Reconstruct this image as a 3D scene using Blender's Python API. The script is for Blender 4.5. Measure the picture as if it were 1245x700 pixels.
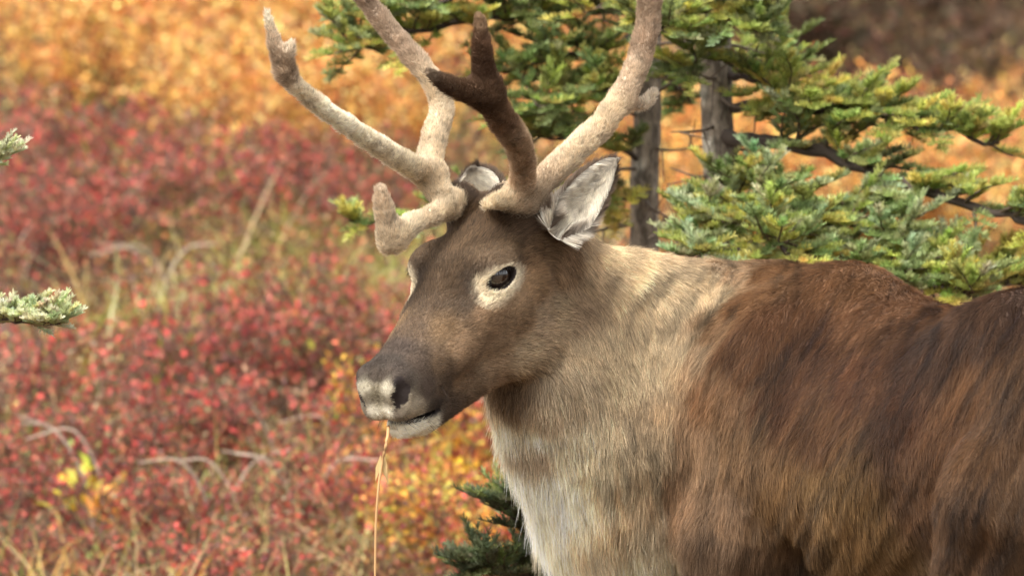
import bpy, math, random
import numpy as np
from mathutils import Vector
from mathutils.bvhtree import BVHTree

for _o in list(bpy.data.objects):
    bpy.data.objects.remove(_o)
SC = bpy.context.scene
COL = SC.collection
FUR = 1.0          # fur density factor

# ------------------------------------------------------------------ camera, sky, sun, exposure
CAM = np.array([0.0, -12.0, 1.9])
SCALE, DIST = 0.00135, 12.02            # metres per photo pixel at the animal, distance
PITCH = math.atan(0.72 / 12.0)
cam_d = bpy.data.cameras.new('camera'); cam_d.sensor_width = 36.0
cam_d.lens = 36.0 * DIST / (1245 * SCALE)
cam_d.clip_end = 2000.0; cam_d.clip_start = 0.1
cam_d.dof.use_dof = True
cam_d.dof.focus_distance = 11.98
cam_d.dof.aperture_fstop = cam_d.lens / 1000 / 0.039
cam = bpy.data.objects.new('camera', cam_d); COL.objects.link(cam)
cam.location = CAM; cam.rotation_euler = (math.pi / 2 - PITCH, 0, 0)
SC.camera = cam

SUN_EL, SUN_AZ = math.radians(58), math.radians(-142)     # azimuth from +Y towards +X
sun_dir = Vector((math.sin(SUN_AZ) * math.cos(SUN_EL), math.cos(SUN_AZ) * math.cos(SUN_EL), math.sin(SUN_EL)))
world = bpy.data.worlds.new('World'); SC.world = world; world.use_nodes = True
wn = world.node_tree.nodes; wl = world.node_tree.links
wn.clear()
sky = wn.new('ShaderNodeTexSky'); sky.sky_type = 'NISHITA'; sky.sun_disc = False
sky.sun_elevation = SUN_EL; sky.sun_rotation = SUN_AZ; sky.dust_density = 6.0; sky.air_density = 1.0
hsv = wn.new('ShaderNodeHueSaturation'); hsv.inputs['Saturation'].default_value = 0.2
bg = wn.new('ShaderNodeBackground'); bg.inputs['Strength'].default_value = 0.15
wo = wn.new('ShaderNodeOutputWorld')
wl.new(sky.outputs[0], hsv.inputs['Color']); wl.new(hsv.outputs[0], bg.inputs[0]); wl.new(bg.outputs[0], wo.inputs[0])
sd = bpy.data.lights.new('sun', 'SUN'); sd.energy = 1.3; sd.angle = math.radians(28); sd.color = (1.0, 0.95, 0.86)
so = bpy.data.objects.new('sun', sd); COL.objects.link(so)
so.rotation_euler = sun_dir.to_track_quat('Z', 'Y').to_euler()
SC.view_settings.view_transform = 'Standard'; SC.view_settings.look = 'None'
SC.view_settings.gamma = 1.0; SC.view_settings.exposure = 1.4
SC.cycles.use_denoising = True
SC.cycles.max_bounces = 6
SC.cycles.use_adaptive_sampling = True; SC.cycles.adaptive_threshold = 0.02

# ------------------------------------------------------------------ helpers
FWD = np.array([0, math.cos(PITCH), -math.sin(PITCH)]); UPV = np.array([0, math.sin(PITCH), math.cos(PITCH)])
def P(px, py, y):
    """World point seen at photo pixel (px, py) and standing y metres behind the animal's head plane."""
    d = np.array([(px - 622.5) * SCALE / DIST, 0, 0]) + UPV * ((350 - py) * SCALE / DIST) + FWD
    return CAM + d * ((y - CAM[1]) / d[1])
def proj(p):
    v = np.asarray(p) - CAM; d = v @ FWD
    return 622.5 + v[..., 0] / d * DIST / SCALE, 350 - (v @ UPV) / d * DIST / SCALE
def unit(v):
    v = np.asarray(v, float); return v / (np.linalg.norm(v, axis=-1, keepdims=True) + 1e-12)
rng = np.random.default_rng(7)
random.seed(7)
_LAT = rng.random((32, 32, 32)).astype(np.float32)
def noise(p):
    """Value noise in -1..1 at points p (n,3)."""
    p = np.asarray(p, np.float32); i = np.floor(p).astype(np.int32); f = p - i; f = f * f * (3 - 2 * f)
    out = 0
    for a in (0, 1):
        wa = f[:, 0] if a else 1 - f[:, 0]
        for b in (0, 1):
            wb = f[:, 1] if b else 1 - f[:, 1]
            for c in (0, 1):
                wc = f[:, 2] if c else 1 - f[:, 2]
                out = out + wa * wb * wc * _LAT[(i[:, 0] + a) & 31, (i[:, 1] + b) & 31, (i[:, 2] + c) & 31]
    return out * 2 - 1
def fbm(p, o=3):
    p = np.asarray(p, np.float32); s = 0; a = 1.0; t = 0
    for k in range(o):
        s = s + a * noise(p * (2.03 ** k) + 17.3 * k); t += a; a *= .5
    return s / t
def smooth(x, a, b):
    t = np.clip((x - a) / (b - a), 0, 1); return t * t * (3 - 2 * t)

def mesh_np(name, V, quads=None, tris=None, col=None, mat=None, parent=None, shade=True):
    V = np.asarray(V, np.float32); polys = []
    me = bpy.data.meshes.new(name)
    nq = 0 if quads is None else len(quads); nt = 0 if tris is None else len(tris)
    loops = np.concatenate([np.asarray(quads, np.int32).ravel() if nq else np.zeros(0, np.int32),
                            np.asarray(tris, np.int32).ravel() if nt else np.zeros(0, np.int32)])
    starts = np.concatenate([np.arange(nq) * 4, nq * 4 + np.arange(nt) * 3]).astype(np.int32)
    me.vertices.add(len(V)); me.vertices.foreach_set('co', V.ravel())
    me.loops.add(len(loops)); me.loops.foreach_set('vertex_index', loops)
    me.polygons.add(nq + nt); me.polygons.foreach_set('loop_start', starts)
    me.update(calc_edges=True); me.validate()
    if shade: me.polygons.foreach_set('use_smooth', np.ones(len(me.polygons), bool))
    if col is not None:
        at = me.attributes.new('col', 'FLOAT_COLOR', 'POINT')
        c = np.ones((len(V), 4), np.float32); c[:, :3] = col
        at.data.foreach_set('color', c.ravel())
    if mat: me.materials.append(mat)
    o = bpy.data.objects.new(name, me); COL.objects.link(o)
    if parent: o.parent = parent
    return o
def empty(name, loc=(0, 0, 0), label=None, cat=None, group=None):
    o = bpy.data.objects.new(name, None); COL.objects.link(o); o.location = loc; o.empty_display_size = .1
    return tag(o, label, cat, group)
def tag(o, label=None, cat=None, group=None, kind=None):
    for k, v in (('label', label), ('category', cat), ('group', group), ('kind', kind)):
        if v: o[k] = v
    return o
def attach(o, parent):
    """Parent o to an Empty that has only a translation, keeping o where it stands."""
    bpy.context.view_layer.update()
    o.parent = parent; o.matrix_parent_inverse = parent.matrix_world.inverted()

def material(name, rough=.7, attr='col', color=(.5, .5, .5), spec=.3, trans=0.0, bump=None, var=None, subsurf=0):
    m = bpy.data.materials.new(name); m.use_nodes = True; n = m.node_tree.nodes; l = m.node_tree.links
    b = n['Principled BSDF']; b.inputs['Roughness'].default_value = rough; b.inputs['Specular IOR Level'].default_value = spec
    src = None
    if attr:
        a = n.new('ShaderNodeAttribute'); a.attribute_name = attr; src = a.outputs['Color']
        if var:
            oi = n.new('ShaderNodeObjectInfo'); h = n.new('ShaderNodeHueSaturation')
            mr = n.new('ShaderNodeMapRange'); mr.inputs[3].default_value = 1 - var; mr.inputs[4].default_value = 1 + var
            l.new(oi.outputs['Random'], mr.inputs[0]); l.new(mr.outputs[0], h.inputs['Value']); l.new(src, h.inputs['Color']); src = h.outputs[0]
        l.new(src, b.inputs['Base Color'])
    else:
        b.inputs['Base Color'].default_value = (*color, 1)
    if bump:
        t = n.new('ShaderNodeTexNoise'); t.inputs['Scale'].default_value = bump[0]; t.inputs['Detail'].default_value = 6
        bp = n.new('ShaderNodeBump'); bp.inputs['Strength'].default_value = bump[1]; bp.inputs['Distance'].default_value = bump[2]
        l.new(t.outputs[0], bp.inputs['Height']); l.new(bp.outputs[0], b.inputs['Normal'])
    if trans:
        tr = n.new('ShaderNodeBsdfTranslucent'); mx = n.new('ShaderNodeMixShader'); mx.inputs[0].default_value = trans
        if src: l.new(src, tr.inputs[0])
        else: tr.inputs[0].default_value = (*color, 1)
        l.new(b.outputs[0], mx.inputs[1]); l.new(tr.outputs[0], mx.inputs[2]); l.new(mx.outputs[0], n['Material Output'].inputs[0])
    return m

# ---- signed distance field sculpting -> one continuous mesh (surface nets)
class Field:
    def __init__(s, xs, ys, zs):
        s.ax = [np.asarray(a, np.float32) for a in (xs, ys, zs)]
        s.D = np.full([len(a) for a in s.ax], .25, np.float32)
    def _sub(s, lo, hi):
        sl = [slice(max(0, np.searchsorted(a, l) - 1), np.searchsorted(a, h) + 1) for a, l, h in zip(s.ax, lo, hi)]
        g = [a[k] for a, k in zip(s.ax, sl)]
        return tuple(sl), np.ix_(*[np.arange(len(q)) for q in g]), g
    def _apply(s, sl, d, k, op):
        A = s.D[sl]
        if op == 'add':
            h = np.maximum(k - np.abs(A - d), 0) / k; s.D[sl] = np.minimum(A, d) - h * h * k * .25
        else:
            d = -d; h = np.maximum(k - np.abs(A - d), 0) / k; s.D[sl] = np.maximum(A, d) + h * h * k * .25
    def cone(s, a, b, r1, r2, k=.03, op='add'):
        a = np.asarray(a, np.float32); b = np.asarray(b, np.float32); m = max(k, .03) + .02
        sl, _, g = s._sub(np.minimum(a - r1, b - r2) - m, np.maximum(a + r1, b + r2) + m)
        if any(len(q) == 0 for q in g): return
        X, Y, Z = g[0][:, None, None], g[1][None, :, None], g[2][None, None, :]
        ba = b - a; L2 = float(ba @ ba) + 1e-9
        t = np.clip(((X - a[0]) * ba[0] + (Y - a[1]) * ba[1] + (Z - a[2]) * ba[2]) / L2, 0, 1)
        d = np.sqrt((X - a[0] - t * ba[0]) ** 2 + (Y - a[1] - t * ba[1]) ** 2 + (Z - a[2] - t * ba[2]) ** 2) - (r1 + (r2 - r1) * t)
        s._apply(sl, d, k, op)
    def chain(s, pts, rs, k=.03):
        for i in range(len(pts) - 1): s.cone(pts[i], pts[i + 1], rs[i], rs[i + 1], k)
    def tubes(s, pts, rs, k=.03):
        """A whole branch as one distance (no swelling where its segments meet), then blended in."""
        pts = [np.asarray(p, np.float32) for p in pts]; m = max(k, .03) + .02
        lo = np.min([p - r for p, r in zip(pts, rs)], 0) - m; hi = np.max([p + r for p, r in zip(pts, rs)], 0) + m
        T = Field(*[a[k_] for a, k_ in zip(s.ax, s._sub(lo, hi)[0])])
        for i in range(len(pts) - 1): T.cone(pts[i], pts[i + 1], rs[i], rs[i + 1], .0005)
        s._apply(s._sub(lo, hi)[0], T.D, k, 'add')
    def ell(s, c, r, R=None, k=.03, op='add'):
        c = np.asarray(c, np.float32); r = np.asarray(r, np.float32); m = max(k, .03) + .02
        R = np.eye(3) if R is None else np.asarray(R)
        ext = np.sqrt(((R * r[None, :]) ** 2).sum(1))
        sl, _, g = s._sub(c - ext - m, c + ext + m)
        if any(len(q) == 0 for q in g): return
        X, Y, Z = g[0][:, None, None] - c[0], g[1][None, :, None] - c[1], g[2][None, None, :] - c[2]
        q = [X * R[0, i] + Y * R[1, i] + Z * R[2, i] for i in range(3)]
        k0 = np.sqrt(sum((q[i] / r[i]) ** 2 for i in range(3))); k1 = np.sqrt(sum((q[i] / r[i] ** 2) ** 2 for i in range(3))) + 1e-6
        s._apply(sl, (k0 * (k0 - 1) / k1).astype(np.float32), k, op)
    def mesh(s):
        D = s.D; nx, ny, nz = D.shape; S = D < 0
        cnt = np.zeros((nx - 1, ny - 1, nz - 1), np.int8)
        for a in (0, 1):
            for b in (0, 1):
                for c in (0, 1): cnt += S[a:nx - 1 + a, b:ny - 1 + b, c:nz - 1 + c]
        act = np.argwhere((cnt > 0) & (cnt < 8)); idx = np.full(cnt.shape, -1, np.int32)
        idx[act[:, 0], act[:, 1], act[:, 2]] = np.arange(len(act))
        pos = np.zeros((len(act), 3), np.float32); num = np.zeros(len(act), np.float32)
        cor = [(a, b, c) for a in (0, 1) for b in (0, 1) for c in (0, 1)]
        for u in cor:
            for v in cor:
                if sum(abs(p - q) for p, q in zip(u, v)) == 1 and u < v:
                    iu = act + u; iv = act + v
                    du = D[iu[:, 0], iu[:, 1], iu[:, 2]]; dv = D[iv[:, 0], iv[:, 1], iv[:, 2]]
                    m = (du < 0) != (dv < 0); t = np.where(m, du / np.where(m, du - dv, 1), 0)[:, None]
                    pu = np.stack([s.ax[k][iu[:, k]] for k in range(3)], 1); pv = np.stack([s.ax[k][iv[:, k]] for k in range(3)], 1)
                    pos[m] += (pu + (pv - pu) * t)[m]; num += m
        pos /= num[:, None]; quads = []
        for ax in range(3):
            o = [k for k in range(3) if k != ax]
            A = [slice(1, -1)] * 3; A[ax] = slice(0, -1); B = list(A); B[ax] = slice(1, None)
            s0 = S[tuple(A)]; s1 = S[tuple(B)]; e = np.argwhere(s0 != s1); flip = s0[e[:, 0], e[:, 1], e[:, 2]]
            e = e + 1; e[:, ax] -= 1
            def cell(d0, d1):
                c = e.copy(); c[:, o[0]] += d0; c[:, o[1]] += d1; return idx[c[:, 0], c[:, 1], c[:, 2]]
            q = np.stack([cell(-1, -1), cell(0, -1), cell(0, 0), cell(-1, 0)], 1)
            if ax == 1: flip = ~flip
            q[~flip] = q[~flip][:, ::-1]; quads.append(q)
        return pos, np.concatenate(quads)
def relax(V, Q, n, lam=.5):
    E = np.concatenate([Q[:, [0, 1]], Q[:, [1, 2]], Q[:, [2, 3]], Q[:, [3, 0]]])
    for _ in range(n):
        S = np.zeros_like(V); c = np.zeros(len(V), np.float32)
        for i in range(3):
            S[:, i] = np.bincount(E[:, 0], V[E[:, 1], i], len(V)) + np.bincount(E[:, 1], V[E[:, 0], i], len(V))
        c = np.bincount(E.ravel(), minlength=len(V)); V = V + lam * (S / c[:, None] - V)
    return V
def normals(V, Q):
    n = np.cross(V[Q[:, 2]] - V[Q[:, 0]], V[Q[:, 3]] - V[Q[:, 1]]); N = np.zeros_like(V)
    for k in range(4):
        for i in range(3): N[:, i] += np.bincount(Q[:, k], n[:, i], len(V))
    return unit(N)
def axis(lo, hi, f0, f1, coarse, fine):
    a = [np.arange(lo, f0, coarse), np.arange(f0, f1, fine), np.arange(f1, hi, coarse)]
    a = np.concatenate(a); keep = np.r_[True, np.diff(a) > fine * .4]; return a[keep]

# ---- fur made of strands with their own root, flow, length and pigment
def fur(name, V, Q, n, weight, field, colour, radius, mat, parent, seed=1, pts=5, droop=.25, tipcol=1.12):
    r = np.random.default_rng(seed)
    T = np.concatenate([Q[:, [0, 1, 2]], Q[:, [0, 2, 3]]]); N = normals(V, Q)
    A = np.linalg.norm(np.cross(V[T[:, 1]] - V[T[:, 0]], V[T[:, 2]] - V[T[:, 0]]), axis=1) * .5
    w = A * weight(V[T].mean(1), N[T].mean(1)); cs = np.cumsum(w); n = int(n)
    t = T[np.searchsorted(cs, r.random(n) * cs[-1]).clip(0, len(T) - 1)]
    u = r.random((n, 2)); f = u.sum(1) > 1; u[f] = 1 - u[f]; b = np.stack([1 - u.sum(1), u[:, 0], u[:, 1]], 1)[:, :, None]
    p = (V[t] * b).sum(1); nn = unit((N[t] * b).sum(1))
    d, L, lift = field(p)
    d = unit(d - nn * (d * nn).sum(1, keepdims=True))
    # clumps: strands lean towards shared directions at two scales
    q = p * 55; lean = np.stack([fbm(q + 3, 2), fbm(q + 40, 2), fbm(q + 90, 2)], 1)
    q = p * 12; lean2 = np.stack([noise(q + 3), noise(q + 40), noise(q + 90)], 1)
    tang = unit(d + .40 * lean + .15 * lean2 + .13 * r.normal(size=(n, 3)))
    tang = unit(tang - nn * np.minimum(0, (tang * nn).sum(1, keepdims=True)))
    L = L * (.65 + .55 * r.random(n)) * (1 + .3 * fbm(p * 40 + 9, 2))
    lf = np.clip(lift * (1 + .5 * lean[:, 0]) + .1 * r.random(n), .03, 1.2)[:, None]
    K = np.zeros((n, pts, 3), np.float32); dir0 = unit(nn * (lf + .35) + tang); dir1 = unit(nn * lf * .5 + tang)
    step = (L / (pts - 1))[:, None]; K[:, 0] = p - nn * .001
    for i in range(1, pts):
        s = (i - .5) / (pts - 1)
        dd = unit(dir0 * (1 - s) + dir1 * s + np.array([0, 0, -droop]) * s * np.clip(L / .05, 0, 1.5)[:, None])
        K[:, i] = K[:, i - 1] + dd * step
    C = colour(p, nn, r)
    me = bpy.data.hair_curves.new(name); me.add_curves([pts] * n)
    me.attributes['position'].data.foreach_set('vector', K.ravel()) if 'position' in me.attributes else None
    ra = me.attributes.get('radius') or me.attributes.new('radius', 'FLOAT', 'POINT')
    prof = np.linspace(1, .15, pts).astype(np.float32)
    thick = (radius * (.7 + .6 * r.random(n))).astype(np.float32) * np.clip(L / .02, 1.1, 1.7).astype(np.float32)
    ra.data.foreach_set('value', (thick[:, None] * prof[None]).ravel())
    ca = me.attributes.new('col', 'FLOAT_COLOR', 'CURVE'); c4 = np.ones((n, 4), np.float32); c4[:, :3] = np.clip(C, 0.003, .95)
    ca.data.foreach_set('color', c4.ravel())
    me.materials.append(mat)
    o = bpy.data.objects.new(name, me); COL.objects.link(o); o.parent = parent
    return o
def fur_material(name, rough=.5):
    m = bpy.data.materials.new(name); m.use_nodes = True; n = m.node_tree.nodes; l = m.node_tree.links
    b = n['Principled BSDF']; b.inputs['Roughness'].default_value = rough; b.inputs['Specular IOR Level'].default_value = .25
    a = n.new('ShaderNodeAttribute'); a.attribute_name = 'col'
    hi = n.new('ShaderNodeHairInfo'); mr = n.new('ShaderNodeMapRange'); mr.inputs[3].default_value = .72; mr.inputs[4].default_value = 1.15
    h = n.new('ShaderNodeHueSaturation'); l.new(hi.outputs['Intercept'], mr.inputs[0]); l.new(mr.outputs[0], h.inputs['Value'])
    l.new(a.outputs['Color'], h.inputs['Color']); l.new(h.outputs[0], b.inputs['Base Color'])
    tr = n.new('ShaderNodeBsdfTranslucent'); mx = n.new('ShaderNodeMixShader'); mx.inputs[0].default_value = .3
    l.new(h.outputs[0], tr.inputs[0]); l.new(b.outputs[0], mx.inputs[1]); l.new(tr.outputs[0], mx.inputs[2]); l.new(mx.outputs[0], n['Material Output'].inputs[0])
    return m
def shepard(ctrl_p, ctrl_v, p, e=.02, pw=3):
    ctrl_p = np.asarray(ctrl_p, np.float32); ctrl_v = np.asarray(ctrl_v, np.float32); out = np.zeros((len(p), ctrl_v.shape[1]), np.float32)
    for i in range(0, len(p), 20000):
        q = p[i:i + 20000].astype(np.float32)
        d2 = ((q[:, None] - ctrl_p[None]) ** 2).sum(2) + e * e; w = d2 ** -pw
        out[i:i + 20000] = (w @ ctrl_v) / w.sum(1, keepdims=True)
    return out
def srgb(r, g, b):
    c = np.array([r, g, b]) / 255.0; return np.where(c < .04045, c / 12.92, ((c + .055) / 1.055) ** 2.4)
# ------------------------------------------------------------------ the caribou
HY, HP, HS = math.radians(35), math.radians(27), 1.02
hF = np.array([-math.sin(HY) * math.cos(HP), -math.cos(HY) * math.cos(HP), -math.sin(HP)]); hL = np.array([math.cos(HY), -math.sin(HY), 0]); hU = np.cross(hF, hL)
HR = np.stack([hF, hL, hU], 1)
HO = np.zeros(3); HO = P(617, 338, -.03) - HR @ np.array([.165, .09, 0]) * HS
def H(x, y, z): return HO + HR @ np.array([x, y, z]) * HS
def hloc(p): return (p - HO) @ HR / HS
bf = np.array([-.6, .8, 0]); bl = np.array([-.8, -.6, 0]); BW = np.array([.51, .30, 0])
def B(s, l, z): return BW - bf * s + bl * l + np.array([0, 0, z])
BR = np.stack([bf, bl, [0, 0, 1]], 1)

caribou = empty('caribou', (.72, .02, 0), 'large brown caribou bull with pale neck mane, velvet antlers, head turned back', 'caribou')
F = Field(axis(-.27, 1.42, -.25, .13, .0085, .0032), axis(-.95, 1.0, -.38, .2, .0085, .0032), axis(.0, 1.42, .96, 1.34, .0085, .0032))
k = .08
# trunk
F.ell(B(.24, 0, .875), (.40, .225, .245), BR, k); F.ell(B(.55, 0, .915), (.36, .235, .225), BR, k)
F.cone(B(-.10, 0, 1.085), B(.08, 0, 1.095), .10, .105, .08); F.cone(B(.10, 0, 1.07), B(.38, 0, .998), .11, .11, k)
F.cone(B(.38, 0, .998), B(.72, 0, 1.085), .10, .10, k); F.cone(B(.72, 0, 1.085), B(.98, 0, 1.03), .11, .09, k)
F.ell(B(.86, 0, .98), (.25, .20, .20), BR, k)
F.cone(B(1.06, 0, 1.02), B(1.17, 0, .92), .035, .025, .03)
F.ell(B(-.20, 0, .85), (.16, .165, .20), BR, k)
for sd_ in (1, -1):
    # haunch, hind leg
    F.ell(B(.66, .12 * sd_, 1.10), (.16, .065, .075), BR, .10)
    F.ell(B(.80, .155 * sd_, .93), (.20, .11, .22), BR, .035)
    F.cone(B(.74, .185 * sd_, .86), B(.665, .185 * sd_, .66), .135, .09, .03)
    F.cone(B(.665, .175 * sd_, .66), B(.95, .145 * sd_, .47), .085, .045, .05); F.cone(B(.97, .145 * sd_, .48), B(.93, .14 * sd_, .13), .040, .028, .03)
    F.cone(B(.93, .14 * sd_, .13), B(.90, .14 * sd_, .05), .028, .036, .02)
    # shoulder, fore leg
    F.cone(B(.05, .12 * sd_, 1.05), B(-.17, .15 * sd_, .84), .09, .09, .06); F.cone(B(-.17, .15 * sd_, .84), B(.02, .185 * sd_, .755), .09, .08, .05)
    F.ell(B(.03, .18 * sd_, .87), (.13, .075, .16), BR, .04)
    F.cone(B(.02, .18 * sd_, .755), B(-.04, .145 * sd_, .41), .078, .040, .04); F.cone(B(-.04, .145 * sd_, .41), B(-.03, .14 * sd_, .13), .038, .027, .03)
    F.cone(B(-.03, .14 * sd_, .13), B(-.06, .14 * sd_, .05), .027, .036, .02)
    F.ell(B(.165, .175 * sd_, .68), (.045, .09, .085), BR, .025, 'sub')
# neck: nape, side and throat
F.chain([H(-.01, 0, -.05), P(715, 384, .29), P(775, 402, .34), P(860, 418, .42), P(945, 408, .42)], [.085, .098, .108, .115, .11], .07)
F.chain([H(.02, 0, -.09), P(722, 452, .30), P(775, 505, .33), P(850, 520, .42), P(930, 530, .42)], [.09, .115, .145, .165, .18], .08)
F.chain([H(.07, 0, -.12), P(668, 455, .20), P(702, 528, .27), P(745, 605, .34), P(800, 650, .42)], [.06, .085, .098, .108, .13], .07)
F.cone(P(850, 440, .36), B(.02, .08, 1.0), .12, .12, .1)
# head
F.ell(H(.07, 0, -.025), np.array([.105, .08, .08]) * HS, HR, .04); F.cone(H(.05, 0, -.01), H(.17, 0, -.02), .066, .066, .04)
F.cone(H(.15, 0, -.038), H(.40, 0, -.058), .070, .040, .04)
for y in (1, -1):
    F.ell(H(.148, .068 * y, .016), (.046, .026, .028), HR, .024); F.cone(H(.235, .058 * y, -.035), H(.09, .078 * y, -.05), .016, .024, .02); F.cone(H(.23, .056 * y, -.055), H(.33, .034 * y, -.066), .018, .016, .018)
    F.cone(H(.16, .038 * y, -.055), H(.36, .014 * y, -.070), .054, .038, .04)
    F.ell(H(.12, .050 * y, -.100), (.09, .040, .080), HR, .04)
    F.cone(H(.11, .034 * y, -.148), H(.37, .010 * y, -.138), .044, .027, .035); F.ell(H(.372, .024 * y, -.094), (.05, .028, .034), HR, .02)
    F.ell(H(.410, .023 * y, -.060), (.050, .032, .042), HR, .018); F.ell(H(.418, .020 * y, -.086), (.043, .031, .025), HR, .015); F.ell(H(.425, .036 * y, -.045), (.028, .015, .024), HR, .012)
    F.cone(H(.04, .044 * y, .025), H(.06, .046 * y, .075), .032, .030, .03)
    # ear roots
    F.cone(H(-.005, .06 * y, .0), H(-.02, .085 * y, .01), .04, .028, .04)
F.ell(H(.396, 0, -.135), (.042, .036, .020), HR, .015)
MT = .20; mR = HR @ np.array([[math.cos(MT), 0, -math.sin(MT)], [0, 1, 0], [math.sin(MT), 0, math.cos(MT)]])
F.ell(H(.432, 0, -.115), (.080, .075, .0038), mR, .006, 'sub')
def mouth_d(h): return (h[:, 2] + .115) * math.cos(MT) - (h[:, 0] - .432) * math.sin(MT)
EYE = {}
for y in (1, -1):
    # nostril: a curved slit
    a, b, c = H(.442, .045 * y, -.014), H(.447, .052 * y, -.045), H(.462, .038 * y, -.072)
    F.cone(a, b, .007, .012, .008, 'sub'); F.cone(b, c, .012, .014, .008, 'sub')
    # eye socket and lids
    ce = np.array([.160, .061 * y, .002]); o = unit(np.array([.62, 1.0 * y, .12])); e1 = np.array([.90, -.5 * y, -.10]); e1 = unit(e1 - o * (e1 @ o)); e2 = np.cross(o, e1) * -y
    EYE[y] = (ce, o, e1, e2); ER = HR @ np.stack([e1, e2, o], 1)
    F.ell(H(*ce), (.0355, .0355, .0355), HR, .024)
    F.ell(H(*ce), (.0286, .0286, .0286), HR, .001, 'sub')
    F.ell(H(*(ce + o * .030)), (.0285, .0162, .019), ER, .003, 'sub')
    F.cone(H(*(ce + o * .029 + e1 * .014 - e2 * .004)), H(*(ce + o * .023 + e1 * .036 - e2 * .010)), .0045, .0026, .003, 'sub')
V, Q = F.mesh(); V = relax(V, Q, 2, .4)
V = V.astype(np.float64); N = normals(V, Q)
bvh = BVHTree.FromPolygons([tuple(v) for v in V], [tuple(int(i) for i in q) for q in Q])
def hit(px, py):
    d = unit(P(px, py, 0) - CAM); h = bvh.ray_cast(Vector(CAM), Vector(d))
    if h[0] is not None: return np.array(h[0])
    h = bvh.find_nearest(Vector(P(px, py, .1))); return np.array(h[0])
COAT = '''590 270 92 73 56;560 290 96 77 59;520 310 98 80 63;640 275 86 68 54;600 250 66 52 42;520 370 88 71 56;480 420 66 54 47;500 400 90 73 59;495 370 78 64 52;540 400 112 90 68
465 440 58 49 43;465 455 64 54 47;455 480 128 118 100;468 482 104 94 80;443 476 182 173 154;449 500 205 196 178;487 460 62 52 46;520 470 74 61 53;530 495 58 48 42;480 445 60 50 44;510 440 72 59 50
505 498 150 136 116;480 502 96 84 72;500 524 228 220 200;525 519 222 213 192;540 470 84 68 55;535 445 92 74 58;560 420 142 115 89;600 430 152 126 98;600 470 136 110 85;640 430 186 162 130
560 470 122 98 76;580 380 130 105 82;545 350 88 71 56;574 362 82 66 53;598 385 118 94 72;635 385 132 107 82
650 345 130 104 78;660 390 176 150 120;670 330 124 100 77;680 380 176 152 120;575 487 104 84 66;620 472 120 98 77;690 320 140 112 84;700 380 165 138 108;720 330 186 158 122;760 350 200 174 136
800 350 205 180 142;850 345 205 178 138;885 335 168 136 100;720 420 190 166 132;760 450 196 173 138;800 430 198 174 138;840 430 160 132 100;865 400 132 102 75;700 470 190 168 138
660 500 188 166 138;655 540 178 156 130;615 515 232 222 198;640 580 240 230 206;680 600 238 226 200;720 560 215 196 162;760 560 186 162 128;700 660 242 230 204;760 680 236 222 192;735 645 196 174 142;650 620 242 232 208;790 500 180 154 120;690 540 218 200 170
900 370 112 82 58;950 330 122 90 64;1000 330 108 78 56;1050 340 100 72 51;950 400 90 62 43;900 430 96 68 48;1000 420 80 54 37;1050 450 78 52 36;950 480 88 60 42;1000 520 90 64 45
870 480 118 90 67;850 540 140 112 86;900 560 128 101 77;830 600 126 100 78;880 620 122 97 76;870 670 96 77 62;1000 600 132 104 72;1030 620 128 100 68;960 620 114 88 62;1050 660 118 92 64
1100 400 80 56 40;1100 500 78 53 38;1120 600 90 65 47;1150 420 68 48 36;1200 400 70 50 38;1240 370 64 46 36;1180 470 100 72 51;1160 520 98 70 50;1200 560 96 71 52;1240 480 86 64 48
1240 600 98 75 57;1180 640 86 64 48;1240 680 93 71 55;1060 380 96 68 49;1130 370 98 71 53;650 320 114 90 68;625 298 92 74 57;600 300 92 74 57;580 330 78 63 50;650 300 104 83 63;545 503 76 62 52;552 495 80 65 54;560 488 92 74 59'''
cp, cv = [], []
for row in COAT.replace('\n', ';').split(';'):
    a = [float(t) for t in row.split()]
    if len(a) < 5: continue
    q = hit(a[0], a[1]); c = srgb(*a[2:]) * np.array([1.20, 1.19, 1.08]); lu = c @ np.array([.3, .6, .1]); gm_ = .24 * float(smooth(np.array(lu), .12, .35)); c = c * (1 - gm_) + lu * np.array([1.06, 1.0, .92]) * gm_; c = c * (np.array([.71, .68, .62]) if a[0] > 888 else .92 if 690 <= a[0] and a[1] < 520 else .92 if a[0] > 690 else 1.0); cp.append(q); cv.append(c)
    hl = hloc(q)
    if a[0] < 690: cp.append(HO + HR @ (hl * np.array([1, -1, 1])) * HS); cv.append(c)       # the coat is the same on both sides
    elif a[0] > 860:
        r_ = (q - BW) @ BR; cp.append(BW + BR @ (r_ * np.array([1, -1, 1]))); cv.append(c)
for s_, l_, z_ in ((.95, .14, .3), (-.03, .14, .25), (.95, -.14, .3), (-.03, -.14, .25), (.9, .14, .1), (0, .14, .1), (.02, .18, .65), (.7, .2, .6)): cp.append(B(s_, l_, z_)); cv.append(srgb(70, 54, 42))
for s_, z_ in ((1.05, .95), (1.1, .8), (.4, .66), (.6, .68)): cp.append(B(s_, 0, z_)); cv.append(srgb(190, 170, 140))
cp, cv = np.array(cp), np.array(cv)
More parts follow.
